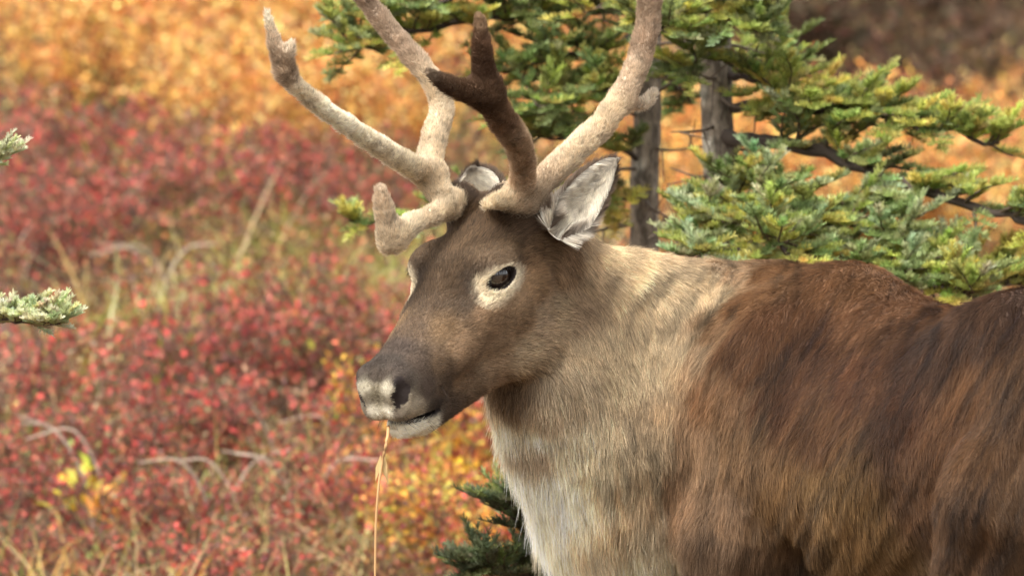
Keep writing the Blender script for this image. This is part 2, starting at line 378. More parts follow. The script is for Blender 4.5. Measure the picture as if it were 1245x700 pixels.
# fur flow: position, direction, length, lift
FL = []
def fl(p, d, L, lift): FL.append([*p, *unit(np.array(d, float)), L, lift])
for x, z in ((.44, -.02), (.38, 0), (.30, .01), (.2, .03), (.1, .05)): fl(H(x, 0, z), -hF + hU * .1, .005 + .012 * (x < .36) * (.36 - x) / .3, .25)
for y in (1, -1):
    for x, yy, z, L in ((.42, .05, -.07, .004), (.34, .05, -.06, .006), (.25, .07, -.06, .009), (.2, .08, -.03, .006), (.165, .095, .03, .005), (.165, .095, -.03, .005), (.15, .09, -.1, .012), (.08, .09, -.05, .014), (.08, .08, -.15, .016), (.3, .03, -.14, .008), (.39, .03, -.14, .006)):
        fl(H(x, yy * y, z), -hF * 1.0 - hU * (.35 if z < -.04 else -.1) + hL * y * .15, L, .2)
    fl(H(0, .05 * y, .05), -hF + hU * .3, .02, .35); fl(H(-.02, .10 * y, .02), hU * .6 + hL * y * .6, .022, .45)
for px, py, d, L, li in ((690, 330, (.3, .2, -.95), .016, .15), (720, 310, (.4, .2, -.85), .018, .15), (800, 325, (.25, .1, -.95), .020, .15), (760, 400, (.08, .05, -1), .020, .14), (700, 420, (.2, .1, -1), .018, .14), (830, 420, (-.15, .0, -1), .020, .13),
        (650, 500, (.1, .0, -1), .04, .25), (610, 510, (-.1, -.1, -1), .045, .3), (640, 580, (-.05, -.1, -1), .065, .3), (680, 620, (0, -.1, -1), .075, .3), (720, 670, (0, -.1, -1), .07, .3), (740, 540, (.05, .1, -1), .035, .18), (790, 500, (-.05, .1, -1), .025, .15), (780, 660, (0, 0, -1), .05, .25),
        (900, 345, (-.2, -.1, -.95), .018, .12), (980, 325, (-.25, -.2, -.9), .016, .12), (1080, 360, (-.3, -.2, -.9), .016, .12), (900, 450, (-.25, -.1, -1), .017, .12), (980, 450, (-.28, -.2, -1), .016, .12), (1080, 450, (-.3, -.2, -1), .016, .12),
        (860, 560, (-.1, -.1, -1), .024, .2), (900, 600, (.3, -.2, -1), .024, .25), (870, 660, (0, 0, -1), .018, .2), (1000, 600, (.2, -.3, -1), .03, .2), (1100, 600, (.2, -.3, -1), .025, .2), (1170, 480, (-.1, -.1, -1), .02, .15), (1220, 420, (.3, -.4, -.8), .018, .15), (1220, 600, (.2, -.2, -1), .02, .2)):
    fl(hit(px, py), d, L, li)
for s_, l_ in ((.95, .14), (-.03, .14), (.95, -.14), (-.03, -.14)): fl(B(s_, l_, .3), (0, 0, -1), .012, .15)
for s_ in (.1, .5, .9): fl(B(s_, -.22, .95), -bf * .6 + np.array([0, 0, -.7]), .022, .15)
FL = np.array(FL, np.float32)
def flow(p):
    v = shepard(FL[:, :3], FL[:, 3:], p, .03, 2); return v[:, :3].astype(np.float64), v[:, 3].astype(np.float64), v[:, 4].astype(np.float64)
def streak(p, f1=23., f2=70.):
    """Folds and partings that run down the neck and slant down and forwards over the ribs."""
    x, y, z = p[:, 0], p[:, 1], p[:, 2]; k_ = .50 * smooth(x, .12, .50)
    u = x + k_ * (1.05 - z) + .05 * np.sin(7 * z + 3 * x) * (1 - smooth(x, .2, .5)) + .012 * noise(p * 9)
    q = lambda f: np.stack([u * f, z * f * .10 + 3, y * f * .12 + 7], 1)
    return np.tanh(2.2 * noise(q(f1))), np.tanh(2.2 * noise(q(f2) + 50))
def hmask(p):
    """0 on the head, 1 from the neck on."""
    h = hloc(p); return np.maximum(smooth(h[:, 0], .02, -.10), smooth(np.linalg.norm(h - np.array([.2, 0, -.06]), axis=1), .31, .40))
st = streak(V); hm = hmask(V); bodyw = smooth((V - BW) @ bf, .1, .3)          # stronger folds on the neck
topw = 1 - .85 * smooth(N[:, 2], .35, .8)
V = V + N * (hm * topw * (st[0] * (.004 + .008 * bodyw) + .002 * st[1]))[:, None]
V += N * (hm * .006 * fbm(V * 9, 2))[:, None]
N = normals(V, Q)
def eye_rho(h, y):
    ce, o, e1, e2 = EYE[y]; d = h - ce; a = d @ e1 * HS / .0262; a = np.where(a > 0, a / 1.12, a); return np.sqrt(a ** 2 + (d @ e2 * HS / .0143) ** 2), d @ o, np.linalg.norm(d, axis=1)
def coat(p, nn, r=None):
    m = hmask(p); s1, s2 = streak(p, 36., 105.); pq = p.copy(); pq[:, 0] += m * (.030 * s1 + .018 * s2); c = shepard(cp, cv, pq, .008, 2.6).astype(np.float64)
    s3, _ = streak(p, 230., 60.); ribs = smooth(p[:, 0], .2, .42); v = 1 + m * ((.30 - .03 * ribs) * s1 + (.27 + .03 * ribs) * s2 + .20 * s3) + .18 * fbm(p * 60, 2) + (1 - m) * .22 * fbm(p * 130 + 3, 2)
    hh = hloc(p)
    for y in (1, -1):      # pale ring round the eye, widest below and at the inner corner
        ed, eo, el = eye_rho(hh, y); dd = hh - EYE[y][0]; low = smooth(dd @ EYE[y][3], .0, -.02); fr = smooth(dd @ EYE[y][2], -.01, .02)
        t = smooth(ed + .4 * fbm(p * 170, 2), 1.75 + 1.05 * low + .5 * fr, 1.15 + .45 * low) * (eo > 0) * (el < .075); c = c * (1 - t[:, None]) + srgb(218, 202, 172) * t[:, None]
        t = smooth(np.linalg.norm(hh - (EYE[y][0] + EYE[y][1] * .02 + EYE[y][2] * .045 + EYE[y][3] * .012), axis=1), .035, .008) * .5 * (ed > 2.0); c = c * (1 - t[:, None]) + srgb(60, 49, 41) * t[:, None]
    # worn pale and rusty tips in patches
    rust = .7 * smooth(fbm(p * 11 + 5, 3), .1, .6) * m; c = c * (1 + rust[:, None] * np.array([.16, .08, 0]))
    if r is not None:
        v = v * (1 + (.36 - .12 * m) * r.normal(size=len(p))); pale = (r.random(len(p)) < .06 + .05 * m); v = np.where(pale, v * 1.5, v)
    return c * np.clip(v, .22, 2.1)[:, None]
skin_m = material('coat_skin', .8, bump=(300, .4, .003))
fur_m = fur_material('coat_fur')
sk = np.clip(coat(V, N) * .8, 0.01, .9); hl = hloc(V)
for y in (1, -1):
    for q_, r_ in (((.443, .045 * y, -.016), .009), ((.446, .049 * y, -.031), .014), ((.447, .052 * y, -.046), .017), ((.455, .046 * y, -.058), .018), ((.462, .039 * y, -.070), .015)): sk[np.linalg.norm(hl - np.array(q_), axis=1) < r_] = srgb(38, 30, 27)
    ed, eo, el = eye_rho(hl, y); sk[(ed < 1.15) & (eo > .012) & (el < .040)] = srgb(34, 26, 23)
sk[(hl[:, 0] > .36) & (np.abs(mouth_d(hl)) < .006) & (hl[:, 0] < .5)] = srgb(36, 28, 25)
body = mesh_np('body', V, quads=Q, col=sk, mat=skin_m)
# hide the nostril and mouth hollows' dry skin colour
hl = hloc(V)
def wt(p, n):
    vis = np.clip(.30 + .9 * (n @ np.array([-.15, -.9, .25])), .12, 1.0); h = hloc(p)
    head = (h[:, 0] > -.02) & (np.abs(h[:, 1]) < .14) & (np.abs(h[:, 2]) < .22)
    w = vis * np.where(head, 2.2, 1.0)
    w = w * np.where(p[:, 2] < .6, .25, 1.0)
    for y in (1, -1):
        ed, eo, el = eye_rho(h, y); w = w * ~((ed < 1.25) & (eo > 0) & (el < .041))
        for q, rq in (((.443, .045 * y, -.016), .009), ((.446, .049 * y, -.031), .014), ((.447, .052 * y, -.046), .0165), ((.455, .046 * y, -.058), .0175), ((.462, .039 * y, -.070), .015)): w = w * (np.linalg.norm(h - np.array(q), axis=1) > rq)
    w = w * ~((h[:, 0] > .365) & (np.abs(mouth_d(h)) < .004) & (h[:, 0] < .5))
    return w
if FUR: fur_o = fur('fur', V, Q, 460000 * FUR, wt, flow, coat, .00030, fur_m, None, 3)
attach(body, caribou)
if FUR: attach(fur_o, caribou)
if FUR:
    whisk = fur('whiskers', V, Q, 110, lambda p, n: (lambda h: ((h[:, 0] > .36) & (h[:, 0] < .47) & (h[:, 2] < -.075) & (np.abs(h[:, 1]) > .012)) * 1.0 + 1e-9)(hloc(p)), lambda p: (hL[None] * .5 * np.sign(hloc(p)[:, 1:2]) - hU * .5 + hF * .1 + 0 * p, .030 + 0 * p[:, 0], 1.0 + 0 * p[:, 0]), lambda p, n, r: np.tile(srgb(70, 58, 50), (len(p), 1)), .00022, fur_m, None, 31)
    attach(whisk, caribou)
    def lash_w(p, n):
        h = hloc(p); w = np.zeros(len(p)) + 1e-9
        for y in (1, -1): ed, eo, el = eye_rho(h, y); w = w + ((ed > 1.0) & (ed < 1.3) & (eo > .012) & (el < .041) & ((h - EYE[y][0]) @ EYE[y][3] > .004)) * 1.0
        return w
    lash = fur('eyelashes', V, Q, 260, lash_w, lambda p: (hF * .7 - hU * .35 + .2 * hL * np.sign(hloc(p)[:, 1:2]) + 0 * p, .013 + 0 * p[:, 0], 1.1 + 0 * p[:, 0]), lambda p, n, r: np.tile(srgb(34, 27, 24), (len(p), 1)), .00026, fur_m, None, 37)
    attach(lash, caribou)
# eyes
eye_m = material('eye_glossy', .03, None, (.022, .012, .007), 1.0); eye_m.node_tree.nodes['Principled BSDF'].inputs['Coat Weight'].default_value = 1.0; eye_m.node_tree.nodes['Principled BSDF'].inputs['IOR'].default_value = 1.6
def ball(name, c, r, mat, n=24, scale=(1, 1, 1), R=np.eye(3)):
    v, q = [], []
    for i in range(n + 1):
        t = math.pi * i / n
        for j in range(2 * n): u = math.pi * j / n; v.append(c + R @ (np.array([math.sin(t) * math.cos(u), math.sin(t) * math.sin(u), math.cos(t)]) * r * np.array(scale)))
    for i in range(n):
        for j in range(2 * n): q.append((i * 2 * n + j, (i + 1) * 2 * n + j, (i + 1) * 2 * n + (j + 1) % (2 * n), i * 2 * n + (j + 1) % (2 * n)))
    return mesh_np(name, v, quads=q, mat=mat)
for y in (1, -1):
    e = ball('eye', H(.160, .061 * y, .002), .0290, eye_m); attach(e, caribou)
# ears
ear_m = material('ear_skin', .8)
for y in (1, -1):
    if y == 1: base, tip, face = P(672, 286, .025), P(747, 193, .07), unit(np.array([.15, -1, -.1]))
    else: base, tip, face = P(590, 268, .22), P(576, 205, .26), unit(np.array([-.25, -1, .0]))
    ax_ = tip - base; Ln = np.linalg.norm(ax_); ax_ = ax_ / Ln; fn = unit(face - ax_ * (face @ ax_)); sdv = np.cross(ax_, fn)
    nu, nv = 26, 17; G = []
    for off in (0, 1):
        for i in range(nu):
            u = i / (nu - 1); w = (.054 if y == 1 else .066) * (1 - u) ** (.62 if y == 1 else .5) * min(1, (u + .14) / .42) + .0012
            curl = 1.25 * (1 - u) ** .8 + .55
            for j in range(nv):
                v_ = -1 + 2 * j / (nv - 1); a = v_ * curl; rr = w / curl * 1.05
                pt = base + ax_ * Ln * u + sdv * math.sin(a) * rr * 1.15 + fn * ((1 - math.cos(a)) * rr * 1.2 - .35 * w + .012 * (u - .5) ** 2)
                nrm = unit(sdv * math.sin(a) - fn * math.cos(a)); G.append(pt + nrm * (.0045 * (1 - v_ ** 4) * (1 - u ** 6) if off else 0))
    G = np.array(G); q = []
    I = lambda o_, i, j: o_ * nu * nv + i * nv + j
    for i in range(nu - 1):
        for j in range(nv - 1):
            q.append((I(0, i, j), I(0, i, j + 1), I(0, i + 1, j + 1), I(0, i + 1, j))); q.append((I(1, i, j), I(1, i + 1, j), I(1, i + 1, j + 1), I(1, i, j + 1)))
        for j in (0, nv - 1):
            a4 = (I(0, i, j), I(0, i + 1, j), I(1, i + 1, j), I(1, i, j)); q.append(a4 if j == 0 else a4[::-1])
    for j in range(nv - 1): q.append((I(0, nu - 1, j), I(0, nu - 1, j + 1), I(1, nu - 1, j + 1), I(1, nu - 1, j)))
    q = np.array(q)
    en = normals(G, q)
    # make inside faces look along fn
    if (en[I(0, nu // 2, nv // 2)] @ fn) < 0: q = q[:, ::-1].copy(); en = -en
    def ear_col(p, nn, r=None, base=base, ax_=ax_, Ln=Ln, fn=fn, sdv=sdv):
        u = (p - base) @ ax_ / Ln; inn = smooth(nn @ fn, -.1, .3)[:, None]; edge = smooth(np.abs((p - base) @ sdv), .022, .036)[:, None]; up_ = (smooth((p - base) @ sdv * y * -1, .0, .03))[:, None]
        inner = srgb(230, 221, 204) * (1 - .3 * (smooth(fbm(p * 60, 2), .0, .5))[:, None]); outer = srgb(105, 88, 72)
        dark = srgb(72, 58, 48); c = inner * inn + outer * (1 - inn); ed = smooth(u, .75, .98)[:, None] * .5
        c = c * (1 - ed) + dark * ed
        if r is not None: c = c * (1 + .18 * r.normal(size=(len(p), 1)))
        return np.clip(c, .01, .9)
    def ear_flow(p, base=base, ax_=ax_, fn=fn, sdv=sdv, Ln=Ln):
        s_ = ((p - base) @ sdv)[:, None]; u = (p - base) @ ax_ / Ln
        nz = np.stack([noise(p * 90), noise(p * 90 + 20), noise(p * 90 + 60)], 1); return ax_ * .7 - sdv * s_ * 22 + .4 * nz, .016 + .012 * np.exp(-(u / .25) ** 2), .8 + 0 * u
    ear = mesh_np('ear', G, quads=q, col=ear_col(G, en), mat=ear_m)
    attach(ear, caribou)
    if FUR: ef = fur('ear_fur', G, q, 24000, lambda p, n: np.ones(len(p)), ear_flow, ear_col, .00036, fur_m, None, 5 + y); attach(ef, caribou)
    if FUR: ef.parent = ear; ef.matrix_parent_inverse = ear.matrix_world.inverted()
# antlers in velvet
ant_m = material('velvet_skin', .9, bump=(220, .5, .003))
pb = {1: H(.045, .045, .075), -1: H(.045, -.045, .075)}
ANT = {1: [([pb[1], P(640, 243, .05), P(668, 212, .07), P(700, 182, .10), P(735, 148, .14), P(764, 103, .18), P(783, 52, .2), P(790, 0, .2), P(788, -60, .17), P(770, -130, .1), P(735, -200, 0), P(690, -245, -.08)], [.030, .029, .027, .0265, .026, .0252, .0248, .024, .023, .022, .022, .014]),
            ([P(755, 128, .17), P(782, 126, .22), P(795, 113, .23)], [.016, .0145, .0125]),
            ([pb[1] + hL * -.004, P(630, 235, .035), P(637, 205, .0), P(628, 172, -.05), P(606, 138, -.10), P(591, 112, -.135)], [.030, .027, .025, .027, .029, .027]),
            ([P(591, 110, -.135), P(588, 82, -.15), P(585, 50, -.17), P(583, 22, -.18)], [.025, .0225, .0195, .0125]), ([P(593, 115, -.135), P(562, 110, -.16), P(537, 99, -.185), P(520, 88, -.2)], [.025, .022, .0165, .0095]),
            ([P(622, 248, .03), P(603, 243, .0), P(590, 250, -.01)], [.021, .017, .0135]), ([P(770, -130, .1), P(820, -190, .12), P(835, -240, .1)], [.02, .016, .008])],
       -1: [([pb[-1], P(543, 243, .06), P(524, 213, .07), P(526, 175, .10), P(537, 132, .14), P(526, 100, .16), P(501, 68, .18), P(470, 32, .2), P(440, -8, .2), P(415, -70, .17), P(405, -140, .1), P(425, -210, 0), P(460, -250, -.08)], [.028, .026, .027, .026, .0245, .0235, .0225, .0215, .021, .02, .02, .018, .012]),
            ([P(526, 214, .07), P(482, 192, .0), P(440, 164, -.06), P(400, 137, -.11), P(366, 110, -.15), P(346, 85, -.17), P(332, 48, -.18), P(324, 14, -.19)], [.026, .0225, .0205, .0195, .019, .0185, .0145, .0095]),
            ([P(347, 86, -.17), P(350, 66, -.185), P(356, 48, -.19)], [.017, .0135, .006]),
            ([P(545, 255, .05), P(515, 266, .0), P(492, 278, -.04), P(477, 290, -.06), P(470, 268, -.07), P(465, 246, -.08), P(463, 232, -.085)], [.021, .0205, .024, .0275, .0225, .0190, .0155]), ([P(480, 285, -.06), P(472, 297, -.06)], [.023, .016]),
            ([P(405, -140, .1), P(350, -190, .1), P(330, -240, .07)], [.02, .015, .008])]}
ACOL = '''700 182 190 172 142;740 140 182 162 130;764 103 176 156 128;783 50 166 144 118;790 0 156 134 108;640 243 170 150 122;795 113 195 180 155;632 210 165 140 110;634 180 150 125 96;606 140 108 84 64;591 112 78 58 42;588 80 76 56 42;585 50 88 66 50;583 24 120 98 76;560 110 78 58 42;535 98 72 54 40;520 88 66 50 38
620 165 140 115 88;600 244 190 172 140;543 243 180 162 132;526 205 186 168 138;528 170 190 172 142;537 132 180 162 132;515 90 170 150 122;480 45 164 142 116;440 -8 150 128 104;482 192 200 186 158;440 164 205 192 165;400 137 205 192 165;368 112 195 180 152;346 84 150 128 102;332 48 175 155 128;324 16 205 192 165;354 52 195 178 150;340 70 150 128 102
515 266 186 168 138;492 278 196 180 150;475 295 190 172 142;468 260 186 168 140;463 235 180 160 132'''
ap, av = [], []
for row in ACOL.replace('\n', ';').split(';'):
    a = [float(t) for t in row.split()]
    best = min((abs(proj(p_)[0] - a[0]) + abs(proj(p_)[1] - a[1]), tuple(p_)) for ch in ANT.values() for c_ in ch for p_ in c_[0])
    ap.append(P(a[0], a[1], best[1][1])); av.append(srgb(*a[2:]) * (np.array([1.18, 1.23, 1.36]) if a[2] > 125 else 1.28))
ap, av = np.array(ap), np.array(av)
def ant_col(p, nn, r=None):
    c = shepard(ap, av, p, .012, 2); c = c * (1.2 + .3 * fbm(p * 60, 3) - .4 * smooth(noise(p * 260), .3, .8))[:, None]
    if r is not None: c = c * (1 + .15 * r.normal(size=(len(p), 1)))
    return np.clip(c, .01, .9)
def spline(pts, rs, n=5):
    pts = np.array(pts); rs = np.array(rs); out, ro = [], []
    pp = np.vstack([2 * pts[0] - pts[1], pts, 2 * pts[-1] - pts[-2]])
    for i in range(len(pts) - 1):
        a, b, c, d = pp[i:i + 4]
        for j in range(n):
            t = j / n; out.append(.5 * (2 * b + (c - a) * t + (2 * a - 5 * b + 4 * c - d) * t * t + (3 * b - a - 3 * c + d) * t ** 3)); ro.append(rs[i] * (1 - t) + rs[i + 1] * t)
    return out + [pts[-1]], ro + [rs[-1]]
for y in (1, -1):
    allp = np.concatenate([np.array(c[0]) for c in ANT[y]]); lo, hi = allp.min(0) - .05, allp.max(0) + .05
    A = Field(*[np.arange(lo[i], hi[i], .0048) for i in range(3)])
    for pts_, rs_ in ANT[y]: A.tubes(*spline(pts_, [r_ * .92 - .0046 for r_ in rs_]), .022)
    av_, aq = A.mesh(); av_ = relax(av_, aq, 1).astype(np.float64); an = normals(av_, aq)
    av_ = av_ + an * (.0022 * fbm(av_ * 45, 2) + .0012 * noise(av_ * 130))[:, None]; an = normals(av_, aq)
    antler = mesh_np('antler', av_, quads=aq, col=ant_col(av_, an), mat=ant_m); attach(antler, caribou)
    if FUR:
        zf = lambda p: (np.array([0, 0, 1.]) + 0 * p + .6 * np.stack([noise(p * 30), noise(p * 30 + 9), noise(p * 30 + 20)], 1), .0085 + 0 * p[:, 0], .9 + 0 * p[:, 0])
        vf = fur('velvet', av_, aq, 60000, lambda p, n: np.clip(.5 - n[:, 1], .25, 1.2) * np.where(p[:, 2] > 1.75, .3, 1), zf, ant_col, .00036, fur_m, None, 11 + y, 3, 0); vf.parent = antler
        vf.matrix_parent_inverse = antler.matrix_world.inverted()
# hooves
hoof_m = material('hoof_horn', .4, None, (.02, .017, .015))
for s_, l_ in ((.885, .14), (.885, -.14), (-.075, .14), (-.075, -.14)):
    for t_ in (-.028, .028):
        c0 = B(s_, l_ + t_, 0); v, q = [], []
        for kz, (zz, ra_, fw_) in enumerate(((0, .036, .016), (.02, .035, .012), (.05, .026, -.004), (.065, .015, -.01))):
            for j in range(10):
                a = 2 * math.pi * j / 10; v.append(c0 + bf * (math.cos(a) * ra_ * 1.4 + fw_) + bl * math.sin(a) * ra_ * .72 + np.array([0, 0, zz + .004]))
        for i in range(3):
            for j in range(10): q.append((i * 10 + j, i * 10 + (j + 1) % 10, i * 10 + 10 + (j + 1) % 10, i * 10 + 10 + j))
        h_ = mesh_np('hoof', v, quads=q, mat=hoof_m); attach(h_, caribou)
# ------------------------------------------------------------------ ground: a tundra slope on the left, a flat running to a far hill on the right
def ground_z(x, y):
    x = np.asarray(x, float); y = np.asarray(y, float)
    xa = x / (1 + np.maximum(y + 12, 1) / 40.)
    left = smooth(xa, 1.5, .3)
    rise = np.maximum(y - 2.2, 0); rise = np.where(rise < 14, rise, 14 + (rise - 14) * .5)
    z = .135 * rise * left
    far = np.maximum(y - 42, 0); z = z + (1 - left) * np.minimum(far * .16, 30 + far * .02) + left * np.maximum(y - 30, 0) * .12
    p = np.stack([x, y, 0 * x], -1).reshape(-1, 3)
    z = z + (fbm(p * .6, 3) * .10 + fbm(p * 1.9 + 7, 2) * .07).reshape(x.shape) * smooth(np.hypot(x - .7, y), 1.0, 2.5)
    return z
gx = np.unique(np.concatenate([np.linspace(-400, -8, 40), np.linspace(-8, 8, 120), np.linspace(8, 400, 40)]))
gy = np.unique(np.concatenate([np.linspace(-60, -4, 30), np.linspace(-4, 30, 200), np.linspace(30, 120, 60), np.linspace(120, 600, 40)]))
GX, GY = np.meshgrid(gx, gy, indexing='ij'); GZ = ground_z(GX, GY)
gi = np.arange(GX.size).reshape(GX.shape)
gq = np.stack([gi[:-1, :-1], gi[1:, :-1], gi[1:, 1:], gi[:-1, 1:]], -1).reshape(-1, 4)
gm = bpy.data.materials.new('tundra_soil'); gm.use_nodes = True; _n = gm.node_tree.nodes; _l = gm.node_tree.links
_tc = _n.new('ShaderNodeNewGeometry'); _a = _n.new('ShaderNodeTexNoise'); _a.inputs['Scale'].default_value = 1.3; _a.inputs['Detail'].default_value = 8; _a.inputs['Roughness'].default_value = .7
_r = _n.new('ShaderNodeValToRGB'); _r.color_ramp.elements[0].position = .3; _r.color_ramp.elements[0].color = (.035, .022, .012, 1); _r.color_ramp.elements[1].position = .72; _r.color_ramp.elements[1].color = (.15, .085, .045, 1)
for ps, c in ((.42, (.08, .06, .02, 1)), (.52, (.10, .055, .035, 1)), (.62, (.10, .075, .03, 1))): e_ = _r.color_ramp.elements.new(ps); e_.color = c
_l.new(_tc.outputs['Position'], _a.inputs['Vector']); _l.new(_a.outputs[0], _r.inputs[0]); _l.new(_r.outputs[0], _n['Principled BSDF'].inputs['Base Color']); _n['Principled BSDF'].inputs['Roughness'].default_value = .95
_b = _n.new('ShaderNodeBump'); _b.inputs['Distance'].default_value = .1; _l.new(_a.outputs[0], _b.inputs['Height']); _l.new(_b.outputs[0], _n['Principled BSDF'].inputs['Normal'])
ground = mesh_np('ground', np.stack([GX, GY, GZ], -1).reshape(-1, 3), quads=gq, mat=gm); ground['kind'] = 'structure'

# ------------------------------------------------------------------ plant pieces (numpy): leaves, needles, stems
class Geo:
    def __init__(s): s.V, s.Q, s.C, s.n = [], [], [], 0
    def add(s, V, Q, C):
        s.V.append(np.asarray(V, np.float32).reshape(-1, 3)); s.Q.append(np.asarray(Q, np.int64) + s.n); s.C.append(np.asarray(C, np.float32).reshape(-1, 3)); s.n += len(s.V[-1])
    def build(s, name, mat, parent=None, shade=False):
        return mesh_np(name, np.concatenate(s.V), quads=np.concatenate(s.Q), col=np.concatenate(s.C), mat=mat, parent=parent, shade=shade)
    def leaves(s, pos, d, nrm, L, W, col):
        """Folded leaves: two quads each side of the midrib joined at the rib."""
        n = len(pos); d = unit(d); sd_ = unit(np.cross(d, nrm)); nr = np.cross(sd_, d)
        L = np.broadcast_to(L, n)[:, None]; W = np.broadcast_to(W, n)[:, None]
        a = pos; m1 = pos + d * L * .5 + sd_ * W * .5 + nr * W * .18; m2 = pos + d * L * .5 - sd_ * W * .5 + nr * W * .18; t = pos + d * L - nr * L * .08
        V = np.stack([a, m1, t, m2], 1).reshape(-1, 3); q = np.arange(n)[:, None] * 4 + np.array([0, 1, 2, 3])
        s.add(V, q, np.repeat(col, 4, 0))
    def blades(s, base, d, bend, L, W, col, seg=4):
        n = len(base); d = unit(d); sd_ = unit(np.cross(d, bend) + 1e-6); L = np.broadcast_to(L, n); W = np.broadcast_to(W, n); rows = []
        for i in range(seg + 1):
            t = i / seg; c = base + d * (L * t)[:, None] + bend * (L * t * t)[:, None]; w = (W * (1 - t) ** .7 * .5 + .0002)[:, None]
            rows += [c - sd_ * w, c + sd_ * w]
        V = np.stack(rows, 1).reshape(-1, 3); k = (seg + 1) * 2; q = []
        for i in range(seg): q.append([2 * i, 2 * i + 1, 2 * i + 3, 2 * i + 2])
        Q = (np.arange(n)[:, None, None] * k + np.array(q)[None]).reshape(-1, 4); s.add(V, Q, np.repeat(col, k, 0))
    def tube(s, pts, rs, col, m=6):
        pts = np.array(pts, float); rs = np.array(rs, float); n = len(pts); t = np.gradient(pts, axis=0); t = unit(t)
        up_ = np.where(np.abs(t[:, 2:3]) > .9, np.array([[1., 0, 0]]), np.array([[0, 0, 1.]])); a = unit(np.cross(t, up_)); b = np.cross(t, a)
        an = np.arange(m) * 2 * math.pi / m
        V = pts[:, None] + rs[:, None, None] * (a[:, None] * np.cos(an)[None, :, None] + b[:, None] * np.sin(an)[None, :, None])
        q = [(i * m + j, i * m + (j + 1) % m, (i + 1) * m + (j + 1) % m, (i + 1) * m + j) for i in range(n - 1) for j in range(m)]
        s.add(V, q, np.tile(col, (n * m, 1)) if np.ndim(col) == 1 else np.repeat(col, m, 0))
leaf_m = material('autumn_leaf', .55, trans=.35, spec=.3)
needle_m = material('conifer_needle', .5, trans=.35, spec=.35)
wood_m = material('twig_bark', .9, bump=(90, .5, .004))
bark_m = material('trunk_bark', .95, bump=(60, .9, .01))
_n = bark_m.node_tree.nodes; _l = bark_m.node_tree.links; _g = _n.new('ShaderNodeNewGeometry'); _m = _n.new('ShaderNodeMapping'); _m.inputs['Scale'].default_value = (1, 1, .45)
_a = _n.new('ShaderNodeTexNoise'); _a.inputs['Scale'].default_value = 75; _a.inputs['Detail'].default_value = 5; _r = _n.new('ShaderNodeValToRGB'); _r.color_ramp.elements[0].position = .38; _r.color_ramp.elements[0].color = (.42, .40, .37, 1); _r.color_ramp.elements[1].position = .62; _r.color_ramp.elements[1].color = (1.25, 1.2, 1.12, 1)
_x = _n.new('ShaderNodeMix'); _x.data_type = 'RGBA'; _x.blend_type = 'MULTIPLY'; _x.inputs[0].default_value = 1
_l.new(_g.outputs['Position'], _m.inputs[0]); _l.new(_m.outputs[0], _a.inputs['Vector']); _l.new(_a.outputs[0], _r.inputs[0]); _at = [q for q in _n if q.type == 'ATTRIBUTE'][0]
_l.new(_at.outputs['Color'], _x.inputs[6]); _l.new(_r.outputs[0], _x.inputs[7]); _l.new(_x.outputs[2], _n['Principled BSDF'].inputs['Base Color'])
grass_m = material('dry_grass', .6, trans=.3)
def jit(c, n, a=.25, r=rng): return np.clip(np.asarray(c) * (1 + a * r.normal(size=(n, 1))) * (1 + .08 * r.normal(size=(n, 3))), .004, .9)

# ------------------------------------------------------------------ conifers
def rvec(n): return unit(rng.normal(size=(n, 3)))
def shoots(g, pos, d, L, tip, cold, per=70, nl=.020):
    """Fluffy fir shoots: needles all round a twig, swept forwards and upwards."""
    n = len(pos); d = unit(d); t = np.repeat(np.linspace(.0, 1, per)[None], n, 0).ravel(); i = np.repeat(np.arange(n), per)
    ang = rng.random(n * per) * 2 * math.pi; a = unit(np.cross(d, np.array([0, 0, 1.]) + .01 * rvec(n))); b = np.cross(a, d)
    rad = a[i] * np.cos(ang)[:, None] + b[i] * np.sin(ang)[:, None]; rad[:, 2] = np.where(rad[:, 2] < 0, rad[:, 2] * .4, rad[:, 2])
    p = pos[i] + d[i] * (L[i] * t)[:, None]; nd = unit(rad * (1.0 - .3 * t[:, None]) + d[i] * (.30 + .45 * t[:, None]) + np.array([0, 0, .35]))
    ln = nl * (.75 + .5 * rng.random(n * per)) * (1 - .25 * np.abs(t - .4))
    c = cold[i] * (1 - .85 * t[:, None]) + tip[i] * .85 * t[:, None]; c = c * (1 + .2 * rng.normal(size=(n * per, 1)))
    sd_ = unit(np.cross(nd, rvec(n * per))); w = .0011
    V = np.stack([p - sd_ * w, p + sd_ * w, p + nd * ln[:, None] + sd_ * w * .5, p + nd * ln[:, None] - sd_ * w * .5], 1).reshape(-1, 3)
    g.add(V, np.arange(n * per)[:, None] * 4 + np.arange(4), np.repeat(np.clip(c, .004, .8), 4, 0))
GREENS = [srgb(168, 172, 98), srgb(150, 160, 90), srgb(138, 154, 104), srgb(164, 176, 138), srgb(188, 180, 100), srgb(118, 130, 82), srgb(200, 208, 172), srgb(92, 100, 74)]
